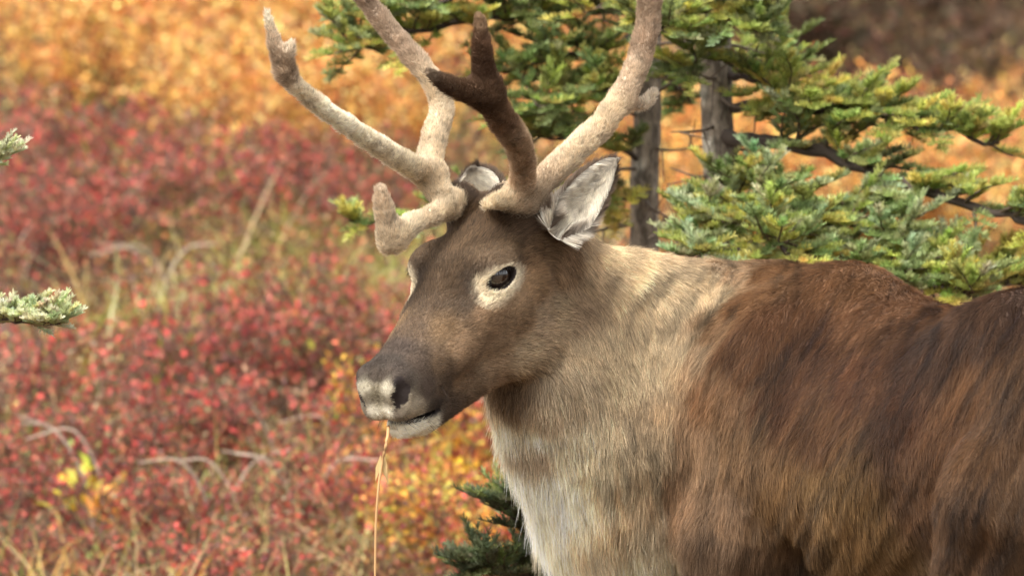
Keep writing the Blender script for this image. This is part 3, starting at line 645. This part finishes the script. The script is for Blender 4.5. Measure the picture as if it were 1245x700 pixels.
def bough(tree, pts, r0, n_twig, twig, mix, spread=(1, 1, .5), start=.15, per=64, nl=.0135, flat=.55):
    """One branch of a tree: curved limb, side twigs and the shoots on them."""
    path, _ = spline(pts, [1] * len(pts), 6); path = np.array(path) + .004 * rng.normal(size=(len(path), 3)); m = len(path)
    br = Geo(); bc = srgb(72, 62, 54); br.tube(path, np.linspace(r0, r0 * .35, m), bc)
    sp, sdr, sl = [], [], []
    ax0 = unit(path[-1] - path[0])
    n_twig = int(n_twig * 1.6)
    for i in range(n_twig):
        u = start + (1 - start) * ((i + rng.random()) / n_twig); k_ = min(int(u * (m - 1)), m - 2); f_ = u * (m - 1) - k_; b0 = path[k_] * (1 - f_) + path[k_ + 1] * f_
        loc = unit(path[k_ + 1] - path[k_]); side = np.cross(loc, [0, 0, 1.]); side = unit(side) * (1 if i % 2 else -1)
        d = unit(loc * (.5 + .5 * rng.random()) + side * (.25 + .9 * rng.random()) * spread[0] + np.array([0, 0, 1]) * (.2 + .6 * rng.random()) * flat + .25 * rng.normal(size=3))
        L = twig * (.5 + .7 * rng.random()) * (1 - .35 * u); ns = max(4, int(L / .024)); tw = [b0]
        for j in range(ns):
            d = unit(d + .16 * rng.normal(size=3) + np.array([0, 0, .03])); tw.append(tw[-1] + d * L / ns)
            for q in range(2 if j else 1):
                lat = unit(np.cross(d, [0, 0, 1.])) * (1 if (j + q) % 2 else -1)
                sp.append(tw[-1] - d * .01); sdr.append(unit(d * .8 + lat * (.5 + .4 * rng.random()) + np.array([0, 0, .2]))); sl.append(.022 + .024 * rng.random())
        sp.append(tw[-1]); sdr.append(d); sl.append(.026 + .02 * rng.random())
        br.tube(tw, np.linspace(r0 * .28, .0012, len(tw)), srgb(88, 74, 60), 5)
    n = len(sp); pick = rng.choice(len(mix), (n + 5) // 6, p=np.array([w for _, w in mix]) / sum(w for _, w in mix)); tip = np.repeat(np.array([GREENS[mix[k_][0]] for k_ in pick]), 6, 0)[:n]; tip = jit(tip * np.array([1.2, 1.15, 1.1]), n, .16)
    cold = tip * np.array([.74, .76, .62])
    bo = br.build('branch', wood_m); attach(bo, tree)
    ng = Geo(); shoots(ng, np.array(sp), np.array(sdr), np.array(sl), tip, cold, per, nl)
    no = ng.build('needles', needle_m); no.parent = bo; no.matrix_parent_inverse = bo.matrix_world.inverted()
def trunk(tree, pts, rs):
    path, rr = spline(pts, rs, 8); path = np.array(path); g = Geo(); m = 18; n = len(path); an = np.arange(m) * 2 * math.pi / m
    V = path[:, None] + np.array(rr)[:, None, None] * np.stack([np.cos(an), np.sin(an), 0 * an], -1)[None]; V = V + (.05 * np.array(rr)[:, None] * noise((V * 30).reshape(-1, 3)).reshape(n, m))[..., None] * np.stack([np.cos(an), np.sin(an), 0 * an], -1)[None]
    c = srgb(158, 147, 134) * (1 + .35 * fbm(V.reshape(-1, 3) * np.array([60, 60, 22]), 3))[:, None]
    lich = smooth(fbm(V.reshape(-1, 3) * 35 + 30, 2), .25, .5)[:, None]; c = c * (1 - lich) + srgb(205, 200, 188) * lich
    q = [(i * m + j, i * m + (j + 1) % m, (i + 1) * m + (j + 1) % m, (i + 1) * m + j) for i in range(n - 1) for j in range(m)]
    o = mesh_np('trunk', V.reshape(-1, 3), quads=q, col=np.clip(c, .02, .6), mat=bark_m); attach(o, tree)
def gz(x, y): return float(ground_z(np.array([x]), np.array([y]))[0])
YEL = ((0, 3), (1, 3), (4, 3), (2, 1.5), (5, 1)); BLU = ((3, 3), (2, 3), (0, 1.5), (1, 1.5)); DRK = ((5, 3), (1, 2), (2, 2), (0, 1)); MIX = ((0, 3), (1, 2), (2, 3), (3, 2), (4, 1.5), (5, 1))
# tree with the lichen-grey trunk further right
b0 = P(872, 300, 1.9); t1 = empty('fir_tree', (b0[0], b0[1], gz(b0[0], b0[1])), 'small fir with lichen-grey trunk whose long low bough reaches out over the caribou\'s back', 'fir tree')
trunk(t1, [np.array([b0[0] + .01, b0[1], gz(b0[0], b0[1]) - .05]), P(878, 300, 1.9), P(872, 150, 1.9), P(870, 0, 1.9), P(866, -250, 1.9), P(862, -700, 1.95)], [.042, .034, .031, .028, .022, .006])
for pts_, r0, nt, tw, mx in (
        ([P(880, 165, 1.88), P(960, 175, 1.75), P(1050, 205, 1.62), P(1130, 235, 1.52), P(1240, 268, 1.42), P(1290, 290, 1.4)], .016, 30, .15, MIX),
        ([P(885, 130, 1.9), P(950, 130, 1.8), P(1030, 135, 1.7), P(1110, 150, 1.65), P(1215, 175, 1.6)], .011, 34, .14, YEL),
        ([P(880, 90, 1.9), P(920, 100, 1.8), P(980, 125, 1.7), P(1040, 140, 1.7)], .008, 16, .13, YEL),
        ([P(880, 240, 1.85), P(940, 245, 1.65), P(1010, 265, 1.5), P(1080, 290, 1.45), P(1130, 330, 1.4)], .011, 34, .15, BLU),
        ([P(875, 230, 1.8), P(900, 250, 1.5), P(930, 275, 1.3), P(960, 310, 1.2)], .010, 26, .16, MIX),
        ([P(870, 260, 1.8), P(860, 275, 1.5), P(852, 290, 1.35), P(850, 320, 1.2)], .009, 20, .09, BLU),
        ([P(880, 300, 1.9), P(960, 310, 1.6), P(1040, 320, 1.4), P(1120, 345, 1.3), P(1190, 360, 1.25)], .010, 34, .14, MIX),
        ([P(880, 330, 1.9), P(980, 350, 1.7), P(1100, 350, 1.6), P(1200, 345, 1.5), P(1270, 340, 1.5)], .010, 30, .12, YEL),
        ([P(872, 20, 1.9), P(850, 10, 1.7), P(820, 20, 1.6), P(800, 40, 1.5)], .008, 18, .13, YEL), ([P(872, -10, 1.9), P(890, 10, 1.7), P(920, 40, 1.6)], .008, 14, .12, MIX),
        ([P(868, 40, 1.9), P(850, 60, 1.75), P(838, 90, 1.7)], .006, 10, .11, DRK), ([P(868, -60, 1.9), P(900, -30, 1.7), P(925, 5, 1.6)], .008, 14, .12, MIX),
        ([P(866, -40, 1.9), P(830, -25, 1.7), P(810, 0, 1.65)], .008, 14, .12, YEL), ([P(880, 60, 2.0), P(910, 75, 2.2), P(940, 85, 2.3)], .007, 10, .12, DRK)):
    bough(t1, pts_, r0, nt, tw, mx)
b0 = P(785, 300, 2.3); t2 = empty('fir_tree', (b0[0], b0[1], gz(b0[0], b0[1])), 'slim fir with dark straight trunk standing behind the caribou\'s antlers', 'fir tree')
trunk(t2, [np.array([b0[0], b0[1], gz(b0[0], b0[1]) - .05]), P(783, 300, 2.3), P(787, 150, 2.3), P(788, 0, 2.3), P(790, -250, 2.3), P(790, -600, 2.3)], [.038, .029, .027, .025, .02, .006])
for tr_, px_ in ((t1, 872), (t2, 785)):      # dead bare twigs on both trunks
    for i in range(9):
        py_ = 20 + 30 * i + 14 * rng.random(); y_ = 1.9 if tr_ is t1 else 2.3; sg = 1 if i % 2 else -1; g = Geo(); p0 = P(px_, py_, y_); e = P(px_ + sg * (45 + 40 * rng.random()), py_ + 25 * rng.normal(), y_ - .25 * rng.random()); m_ = (p0 + e) / 2 + .02 * rng.normal(size=3)
        pa, _ = spline([p0, m_, e], [1] * 3, 4); g.tube(pa, np.linspace(.0045, .0012, len(pa)), srgb(105, 92, 80), 5)
        for q_ in range(3): k_ = 3 + int(rng.random() * 5); f_ = pa[k_] + .07 * unit(rng.normal(size=3) + (e - p0) * 3); g.tube([pa[k_], f_], [.002, .0008], srgb(110, 96, 84), 4)
        o = g.build('dead_branch', wood_m); attach(o, tr_)
for pts_, r0, nt, tw, mx in (
        ([P(782, 10, 2.3), P(700, 15, 2.2), P(600, 20, 2.1), P(500, 40, 2.0), P(425, 60, 1.95)], .010, 34, .15, MIX),
        ([P(782, 40, 2.3), P(720, 60, 2.2), P(660, 75, 2.1), P(610, 90, 2.05)], .008, 18, .15, DRK),
        ([P(782, 80, 2.3), P(740, 110, 2.1), P(690, 125, 2.0), P(640, 130, 1.95)], .008, 20, .14, DRK),
        ([P(785, -20, 2.3), P(720, -15, 2.2), P(640, -20, 2.1), P(540, 0, 2.0), P(470, 20, 2.0)], .009, 30, .15, DRK),
        ([P(790, 70, 2.4), P(815, 95, 2.5), P(840, 120, 2.6)], .007, 9, .11, DRK),
        ([P(780, 190, 2.3), P(740, 180, 2.2), P(690, 170, 2.1), P(640, 170, 2.1)], .006, 12, .12, DRK), ([P(780, 240, 2.3), P(740, 240, 2.2), P(700, 245, 2.1), P(560, 262, 2.0), P(425, 276, 1.9)], .007, 17, .09, YEL),
        ([P(788, -40, 2.3), P(760, -10, 2.0), P(720, 10, 1.8)], .007, 14, .13, YEL)):
    bough(t2, pts_, r0, nt, tw, mx)
# a fir out of frame on the left whose twig ends reach in
b0 = P(-160, 420, .9); t3 = empty('fir_tree', (b0[0], b0[1], gz(b0[0], b0[1])), 'fir at the left edge with pale blue-green twig tips reaching into view', 'fir tree')
trunk(t3, [np.array([b0[0], b0[1], gz(b0[0], b0[1]) - .05]), P(-160, 400, .9), P(-162, 200, .9), P(-160, 0, .9), P(-160, -300, .9)], [.03, .026, .022, .018, .005])
PAL = ((6, 6), (3, 1))
for pts_, nt in (([P(-155, 380, .9), P(-90, 385, .75), P(-20, 388, .6), P(70, 392, .5)], 26), ([P(-158, 200, .9), P(-110, 190, .8), P(-60, 190, .7), P(-5, 196, .62)], 18), ([P(-158, 300, .9), P(-190, 310, .6), P(-200, 320, .4)], 14), ([P(-158, 100, .9), P(-120, 90, .7), P(-70, 95, .6)], 14)):
    bough(t3, pts_, .007, int(nt * 1.5), .06, PAL, per=100, nl=.0105)
# dark low fir beside the chest
b0 = P(700, 690, 1.2); t4 = empty('fir_sapling', (b0[0], b0[1], gz(b0[0], b0[1])), 'low dark green conifer sapling beneath the caribou\'s white chest mane', 'sapling')
trunk(t4, [np.array([b0[0], b0[1], gz(b0[0], b0[1]) - .03]), P(705, 760, 1.2), P(705, 690, 1.2)], [.012, .009, .004])
for pts_ in ([P(705, 710, 1.2), P(670, 680, 1.1), P(640, 640, 1.0), P(610, 612, .95)], [P(705, 720, 1.2), P(660, 705, 1.1), P(610, 690, 1.0), P(570, 685, 1.0)], [P(705, 700, 1.2), P(715, 680, 1.1), P(720, 660, 1.0)], [P(705, 720, 1.2), P(750, 710, 1.1), P(790, 700, 1.0)]):
    bough(t4, pts_, .005, 20, .08, ((7, 4), (5, 1)), per=50, nl=.013)
# ------------------------------------------------------------------ tundra shrubs
PALS = {'red': [srgb(190, 90, 80), srgb(156, 74, 72), srgb(206, 112, 92), srgb(220, 92, 82), srgb(128, 92, 78), srgb(160, 124, 100), srgb(122, 112, 78), srgb(110, 74, 68)],
        'orange': [srgb(234, 176, 92), srgb(240, 196, 112), srgb(222, 150, 84), srgb(204, 128, 80), srgb(242, 206, 132)],
        'yellow': [srgb(232, 182, 84), srgb(222, 152, 80), srgb(206, 112, 82), srgb(186, 172, 82), srgb(170, 84, 72)],
        'dark': [srgb(98, 76, 58), srgb(84, 74, 52), srgb(116, 76, 62), srgb(74, 66, 48), srgb(120, 98, 66)],  # brown and olive far leaves with the hillside's shade painted into their colour
        'mixed': [srgb(168, 100, 80), srgb(190, 138, 92), srgb(132, 82, 74), srgb(152, 132, 88), srgb(124, 118, 76)]}
for _k in PALS: PALS[_k] = [c * (.88 if _k in ('red', 'mixed') else .92) for c in PALS[_k]]
def shrub_mesh(kind, leaf, nleaf, h, rad, seed):
    r = np.random.default_rng(seed); st = Geo(); lf = Geo(); P0, D0 = [], []
    for i in range(int(14 + 6 * r.random())):
        a = r.random() * 6.28; out = rad * (.3 + .7 * r.random()); hh = h * (.6 + .45 * r.random()); d = np.array([math.cos(a), math.sin(a), 0]); b = d * .05 * r.random()
        pts_ = [b, b + d * out * .35 + [0, 0, hh * .45], b + d * out * .75 + [0, 0, hh * .8] + .02 * r.normal(size=3), b + d * out + [0, 0, hh]]
        path = np.array(spline(pts_, [1] * 4, 4)[0]); path += .006 * r.normal(size=path.shape) * np.linspace(0, 1, len(path))[:, None]
        st.tube(path, np.linspace(.004, .0012, len(path)), srgb(98, 78, 66) * (.7 + .6 * r.random()), 5)
        for j in range(5):
            k_ = 4 + int(r.random() * (len(path) - 5)); e = path[k_] + unit(r.normal(size=3) + [0, 0, .8] + d * .6) * (.06 + .07 * r.random()) * h / .35
            st.tube([path[k_], (path[k_] + e) / 2 + .006 * r.normal(size=3), e], [.0018, .0014, .0008], srgb(105, 82, 70), 4)
            for t in np.linspace(.1, 1, 5): P0.append(path[k_] * (1 - t) + e * t); D0.append(unit(e - path[k_]))
        for t in np.linspace(.4, 1, 6): k_ = min(int(t * (len(path) - 1)), len(path) - 2); P0.append(path[k_]); D0.append(unit(path[k_ + 1] - path[k_]))
    P0, D0 = np.array(P0), np.array(D0); tw_w = r.random(len(P0)) ** 2.5; i = r.choice(len(P0), nleaf, p=tw_w / tw_w.sum()); n = nleaf
    p = P0[i] + .016 * r.normal(size=(n, 3)); d = unit(D0[i] * .6 + r.normal(size=(n, 3)) * .7 + [0, 0, .25])
    pal = np.array(PALS[kind]); tw = r.integers(0, len(pal), len(P0)); pk = np.where(r.random(n) < .6, tw[i], r.integers(0, len(pal), n)); c = jit(pal[pk], n, .2, r)
    lf.leaves(p, d, unit(r.normal(size=(n, 3)) + [0, 0, 1.2]), leaf * (.6 + .7 * r.random(n)), leaf * .62 * (.7 + .5 * r.random(n)), c)
    s_o = st.build('stem', wood_m); l_o = lf.build('foliage', leaf_m)
    sm, lm = s_o.data, l_o.data; bpy.data.objects.remove(s_o); bpy.data.objects.remove(l_o)
    return sm, lm
SPEC = {'red': (.019, 1150, .30, .24), 'orange': (.024, 1800, .42, .30), 'yellow': (.024, 1300, .34, .26), 'dark': (.03, 1500, .34, .3), 'mixed': (.018, 1000, .26, .28)}
VAR = {k_: [shrub_mesh(k_, *SPEC[k_], 100 + 7 * i + len(k_)) for i in range(3)] for k_ in SPEC}
def shrub(kind, x, y, sc, label, group):
    sm, lm = random.choice(VAR[kind]); e = empty({'red': 'red_shrub', 'orange': 'orange_shrub', 'yellow': 'yellow_shrub', 'mixed': 'low_shrub', 'dark': 'shaded_brown_shrub'}[kind], (x, y, gz(x, y) - .02), label, 'shrub', group)
    e.rotation_euler = (.06 * random.gauss(0, 1), .06 * random.gauss(0, 1), random.random() * 6.28); e.scale = (sc * random.uniform(.85, 1.2), sc * random.uniform(.85, 1.2), sc * random.uniform(.85, 1.15))
    for nm, me in (('stem', sm), ('foliage', lm)):
        o = bpy.data.objects.new(nm, me); COL.objects.link(o); o.parent = e
    return e
def place(px, py):
    col = 'at the left edge' if px < 80 else 'well left of the caribou' if px < 240 else 'left of the caribou' if px < 440 else 'near the caribou\'s head' if px < 700 else 'behind the trunks' if px < 900 else 'right of the trunks' if px < 1080 else 'at the right edge'
    row = 'along the top' if py < 50 else 'high up' if py < 130 else 'in the upper part' if py < 230 else 'at mid height' if py < 350 else 'below mid height' if py < 450 else 'low down' if py < 580 else 'along the bottom'
    return row + ' ' + col
def on_slope(px, py):
    """Where the line of sight through a photo pixel meets the ground."""
    ys = np.concatenate([np.arange(1.2, 40, .05), np.arange(40, 160, .5)]); d = np.array([P(px, py, y) for y in ys[::1]])
    below = np.nonzero(d[:, 2] < ground_z(d[:, 0], d[:, 1]) + .12)[0]; return d[below[0]] if len(below) else d[-1]
ZONES = (('red', 'crimson-leaved birch shrub', 'crimson shrubs low on the slope', [(40, 560), (120, 640), (20, 660), (90, 500), (210, 540), (280, 500), (340, 560), (230, 610), (330, 640), (420, 580), (40, 480), (250, 450), (400, 440), (450, 410), (370, 420), (560, 540), (600, 560), (470, 480), (300, 690), (180, 690), (430, 640), (10, 600), (140, 560)]),
         ('red', 'dusky red birch shrub', 'red shrubs halfway up the slope', [(30, 230), (90, 210), (60, 280), (140, 270), (100, 320), (20, 320), (330, 270), (390, 250), (270, 250), (20, 180), (430, 300), (480, 120), (510, 95), (170, 210)]),
         ('orange', 'orange-gold willow shrub', 'orange shrubs high on the slope', [(60, 60), (130, 40), (200, 80), (270, 60), (330, 120), (160, 120), (230, 140), (300, 170), (390, 60), (420, 150), (20, 100), (260, 10), (150, -20), (360, 0), (60, -20), (450, 90), (560, 160), (640, 120), (700, 130), (560, 60), (640, 40), (380, 180), (100, 130), (310, 30), (470, 190), (210, 20), (120, 90), (280, 110), (350, 80), (240, 180), (400, 110), (20, 30)]),
         ('yellow', 'yellow-leaved willow sprig', 'yellow sprigs below the muzzle', [(560, 590), (610, 620), (520, 640), (570, 660), (480, 610), (540, 560), (600, 670), (640, 640)]),
         ('mixed', 'low brownish shrub in grass', 'low brown shrubs in the grass', [(200, 250), (310, 350), (450, 250), (380, 470), (500, 680), (60, 390), (520, 240), (600, 210), (250, 300), (350, 690)]),
         ('orange', 'peach-coloured far shrub', 'shrubs on the far flat', [(1010, 290), (1080, 240), (1150, 300), (1220, 230), (1190, 290), (1120, 200), (940, 300), (850, 250), (900, 200), (1230, 310), (830, 200), (740, 230), (720, 180), (1060, 300), (1180, 250), (850, 290), (960, 210), (1100, 330), (1210, 180)]),
         ('mixed', 'reddish brown far shrub', 'brown shrubs at the far hill foot', [(1140, 160), (1210, 170), (1060, 160), (1240, 190), (1180, 190), (1100, 180), (1030, 150), (980, 140)]),
         ('dark', 'brown far shrub darkened for hillside shade', 'brown shrubs at the far hill foot', [(1050, 110), (1120, 120), (1200, 140), (980, 90), (1230, 110), (1160, 90), (1090, 150), (1010, 60), (1240, 150), (940, 60), (1130, 60), (1060, 40), (1220, 60), (980, 30), (1160, 30), (1000, 10), (1100, 5), (1200, 10), (940, 15), (1240, 30), (1150, 130), (1010, 120)]))
for kind, lab, grp, spots in ZONES:
    for px, py in spots:
        q = on_slope(px + random.uniform(-12, 12), py + random.uniform(-8, 8)); dist = q[1] + 12
        shrub(kind, q[0], q[1], random.uniform(.85, 1.15) * (1 if dist < 26 else min(4.5, dist / 22)) * (.75 if dist < 17 else 1), lab + ' ' + place(px, py), grp)

# ------------------------------------------------------------------ ground cover nobody could count: leaves, heath and grass between the shrubs
r = np.random.default_rng(21); n = 110000
yy = 1.0 + 22 * r.random(n) ** 1.5; xx = (r.random(n) * 2 - 1) * (yy + 12) * .082 * 1.15
zz = ground_z(xx, yy); up_h = r.random(n) ** 1.3 * (.10 + .12 * (fbm(np.stack([xx, yy, 0 * xx], 1) * 2.2, 2) + .6).clip(0, 1.5))
pt = np.stack([xx, yy, 0 * xx], 1); h1 = fbm(pt * 1.3, 3); h2 = fbm(pt * 3.1 + 40, 2)
t_or = smooth(yy, 6, 9); wts = np.stack([.8 - .5 * t_or + .6 * (h1 < 0), .15 + 1.4 * t_or + .3 * (h2 > .2), 1.0 * (h1 > .05) + .35 + 1.3 * smooth(yy, 4.2, 5.2) * smooth(yy, 7.4, 6.2), .9 * (h2 < -.0) + .4], 1); wts /= wts.sum(1, keepdims=True)
pick = (r.random(n)[:, None] > np.cumsum(wts, 1)).sum(1).clip(0, 3); pals = np.array([PALS['red'][:5], PALS['orange'], [srgb(130, 134, 72), srgb(158, 148, 84), srgb(112, 112, 66), srgb(180, 162, 105), srgb(105, 95, 62)], PALS['mixed']])
keep = (fbm(pt * 2.6 + 77, 2) > -.12) | (r.random(n) < .12); xx, yy, zz, up_h, pick = xx[keep], yy[keep], zz[keep], up_h[keep], pick[keep]; n = len(xx)
c = jit(pals[pick, r.integers(0, 5, n)], n, .22, r)
g = Geo(); g.leaves(np.stack([xx, yy, zz + up_h], 1), r.normal(size=(n, 3)) * .7 + [0, 0, .4], unit(r.normal(size=(n, 3)) + [0, 0, 1.2]), .021 * (.6 + .8 * r.random(n)), .013, c)
uo = g.build('undergrowth', leaf_m); tag(uo, 'mixed red, orange and olive low leaves covering the slope', 'undergrowth', kind='stuff')
n = 11000; yy = 1.0 + 16 * r.random(n) ** 1.4; xx = (r.random(n) * 2 - 1) * (yy + 12) * .082; pt = np.stack([xx, yy, 0 * xx], 1); kp = fbm(pt * 1.7 + 11, 2) > .0; yy, xx = yy[kp], xx[kp]; n = len(xx)
base = np.stack([xx, yy, ground_z(xx, yy) - .01], 1); pg = np.array([srgb(170, 150, 95), srgb(150, 140, 75), srgb(190, 165, 110), srgb(125, 130, 62), srgb(205, 185, 135)])
g = Geo(); g.blades(base, r.normal(size=(n, 3)) * .28 + [0, 0, 1], r.normal(size=(n, 3)) * np.array([.35, .35, .08]) - [0, 0, .15], .16 + .2 * r.random(n), .005, jit(pg[r.integers(0, 5, n)], n, .15, r))
go = g.build('grass', grass_m); tag(go, 'thin dry straw-coloured grass growing between the shrubs', 'grass', kind='stuff')
def tuft(px, py, n, L, w, pal, label, sp=.07, name='grass_tuft', cat='grass tuft', lean=(0, 0)):
    q = on_slope(px, py); b = np.array([q[0], q[1], gz(q[0], q[1])]); g = Geo(); r = np.random.default_rng(int(px * 7 + py))
    base = np.stack([sp * r.normal(size=n), sp * r.normal(size=n), -.01 + 0 * np.arange(n)], 1)
    g.blades(base, r.normal(size=(n, 3)) * .25 + [lean[0], lean[1], 1], r.normal(size=(n, 3)) * np.array([.45, .3, .1]) + [lean[0] * .5, 0, -.25], L * (.6 + .6 * r.random(n)), w, jit(np.array(pal)[r.integers(0, len(pal), n)], n, .12, r), 7)
    o = g.build(name, grass_m); o.location = b; tag(o, label, cat); return o
GR = [srgb(150, 155, 60), srgb(125, 140, 55), srgb(170, 160, 80)]; ST = [srgb(205, 180, 125), srgb(190, 165, 105), srgb(215, 195, 150)]; OL = [srgb(140, 130, 70), srgb(165, 150, 85), srgb(120, 125, 65)]
tuft(170, 430, 70, .42, .011, GR + ST, 'arching green and straw grass tuft at mid left of the slope', .09)
tuft(240, 420, 40, .34, .009, OL + ST, 'olive grass tuft just right of the arching green one', .08)
tuft(95, 420, 18, .40, .010, ST + [srgb(200, 150, 70)], 'sparse golden grass tuft near the pale fir twig', .03, lean=(.2, 0))
tuft(215, 240, 40, .4, .012, GR, 'bright green grass tuft between red shrubs on the upper slope', .08)
tuft(90, 150, 26, .4, .012, GR, 'yellow-green grass tuft under the orange shrubs at upper left', .07)
tuft(400, 380, 50, .36, .009, OL + GR, 'olive grass tuft left of the caribou\'s face', .1)
tuft(300, 370, 40, .34, .008, OL + ST, 'tangled dry olive grass tuft in the middle of the slope', .1)
tuft(450, 330, 40, .34, .010, OL + GR, 'dark green grass tuft below the curled antler tine', .1)
tuft(350, 660, 50, .30, .007, ST + [srgb(150, 130, 100)], 'matted grey straw tuft at the bottom of the slope', .08)
tuft(260, 705, 16, .22, .012, [srgb(205, 165, 70), srgb(190, 140, 60)], 'curled yellow grass leaves at the bottom edge', .08)
tuft(50, 690, 30, .26, .010, [srgb(190, 150, 80), srgb(200, 140, 75)], 'ochre grass tuft in the bottom left corner', .06)
tuft(600, 330, 20, .3, .01, OL, 'small olive grass tuft hidden behind the caribou\'s head', .08)
rt = np.random.default_rng(5)
for i in range(27):
    if i < 20: px, py = 90 + 380 * rt.random(), 300 + 130 * rt.random(); L_, pal, nm_ = .34 + .14 * rt.random(), GR + OL + ST, 'arching olive and straw grass tuft'
    else: px, py = 20 + 470 * rt.random(), 470 + 230 * rt.random(); L_, pal, nm_ = .26 + .12 * rt.random(), ST + OL, 'pale dry grass tuft among red leaves'
    o = tuft(px, py, int(26 + 20 * rt.random()), L_, .006, pal, nm_ + ' ' + place(px, py), .07, lean=(.25 * rt.normal(), 0)); o['group'] = 'dry grass tufts on the slope'
# dead grey twigs lying bent over the lower slope
for px, py, lab in ((420, 560, 'bleached bent twig right of the lower red shrubs'), (280, 620, 'curved grey twig low on the slope'), (130, 580, 'grey forked twig among the dark red shrubs'), (330, 540, 'thin pale twig arching over red leaves'), (10, 320, 'pale upright twig at the left edge'), (205, 350, 'pale leaning twig in the middle of the slope'), (370, 620, 'silvery drooping twig at the foot of the slope')):
    q = on_slope(px, py); g = Geo(); r = np.random.default_rng(int(px + py))
    for kx in range(3):
        s_ = r.choice([-1, 1]); p0 = np.array([.03 * r.normal(), .03 * r.normal(), -.02]); pts_ = [p0, p0 + [s_ * .03, 0, .14], p0 + [s_ * .09, -.02, .24], p0 + [s_ * (.16 + .05 * r.random()), -.04, .22 + .06 * r.random()]]
        pa, _ = spline(pts_, [1] * 4, 5); g.tube(pa, np.linspace(.0045, .0018, len(pa)), srgb(178, 160, 142) * (.8 + .3 * r.random()), 5)
    o = g.build('dead_twig', wood_m); o.location = (q[0], q[1], gz(q[0], q[1])); tag(o, lab, 'twig', 'dead twigs on the slope')
# yellow-leaved seedlings near the bottom left
for px, py, lab, cc in ((95, 640, 'small plant with four upright yellow-green leaves at lower left', [srgb(200, 195, 80), srgb(215, 190, 70)]), (130, 650, 'small orange-leaved sprig beside the yellow-green seedling', [srgb(225, 160, 70), srgb(230, 175, 90)]), (560, 600, 'bright yellow leaf rosette under the muzzle', [srgb(240, 190, 60), srgb(235, 170, 55)])):
    q = on_slope(px, py); g = Geo(); n = 16; r = np.random.default_rng(int(px))
    a = r.random(n) * 6.28; el = r.random(n) * .8 + .3; d = np.stack([np.cos(a) * np.cos(el), np.sin(a) * np.cos(el), np.sin(el)], 1)
    g.leaves(np.array([0, 0, .16]) + .03 * r.normal(size=(n, 3)), d, unit(r.normal(size=(n, 3)) + [0, 0, 1.5]), .055, .024, jit(np.array(cc)[r.integers(0, 2, n)], n, .1, r))
    root = empty('seedling', (q[0], q[1], gz(q[0], q[1])), lab, 'seedling'); lo = g.build('foliage', leaf_m); lo.parent = root
    g = Geo(); g.tube([[0, 0, -.01], [.005, 0, .08], [0, 0, .18]], [.003, .0025, .002], srgb(120, 80, 60), 5); so_ = g.build('stem', wood_m); so_.parent = root
# the dry stalk hanging from the mouth
g = Geo(); pa, _ = spline([H(.435, -.012, -.122), P(471, 532, -.31), P(465, 560, -.315), P(460, 595, -.32), P(457, 640, -.32), P(456, 700, -.32), P(455, 780, -.32)], [1] * 7, 6)
g.tube(pa, np.linspace(.0028, .0018, len(pa)), srgb(200, 160, 112), 6); pa = np.array(pa)
g.leaves(np.array([P(464, 556, -.31), P(463, 552, -.31), P(466, 548, -.31)]), np.array([[.25, 0, -1], [-.2, -.1, -1], [.1, -.1, -.9]]), np.array([[0, -1, 0.]] * 3), .045, .008, np.array([srgb(214, 184, 130)] * 3))
so_ = g.build('grass_stalk', grass_m); tag(so_, 'thin dry straw stalk hanging from the caribou\'s mouth', 'grass stalk')
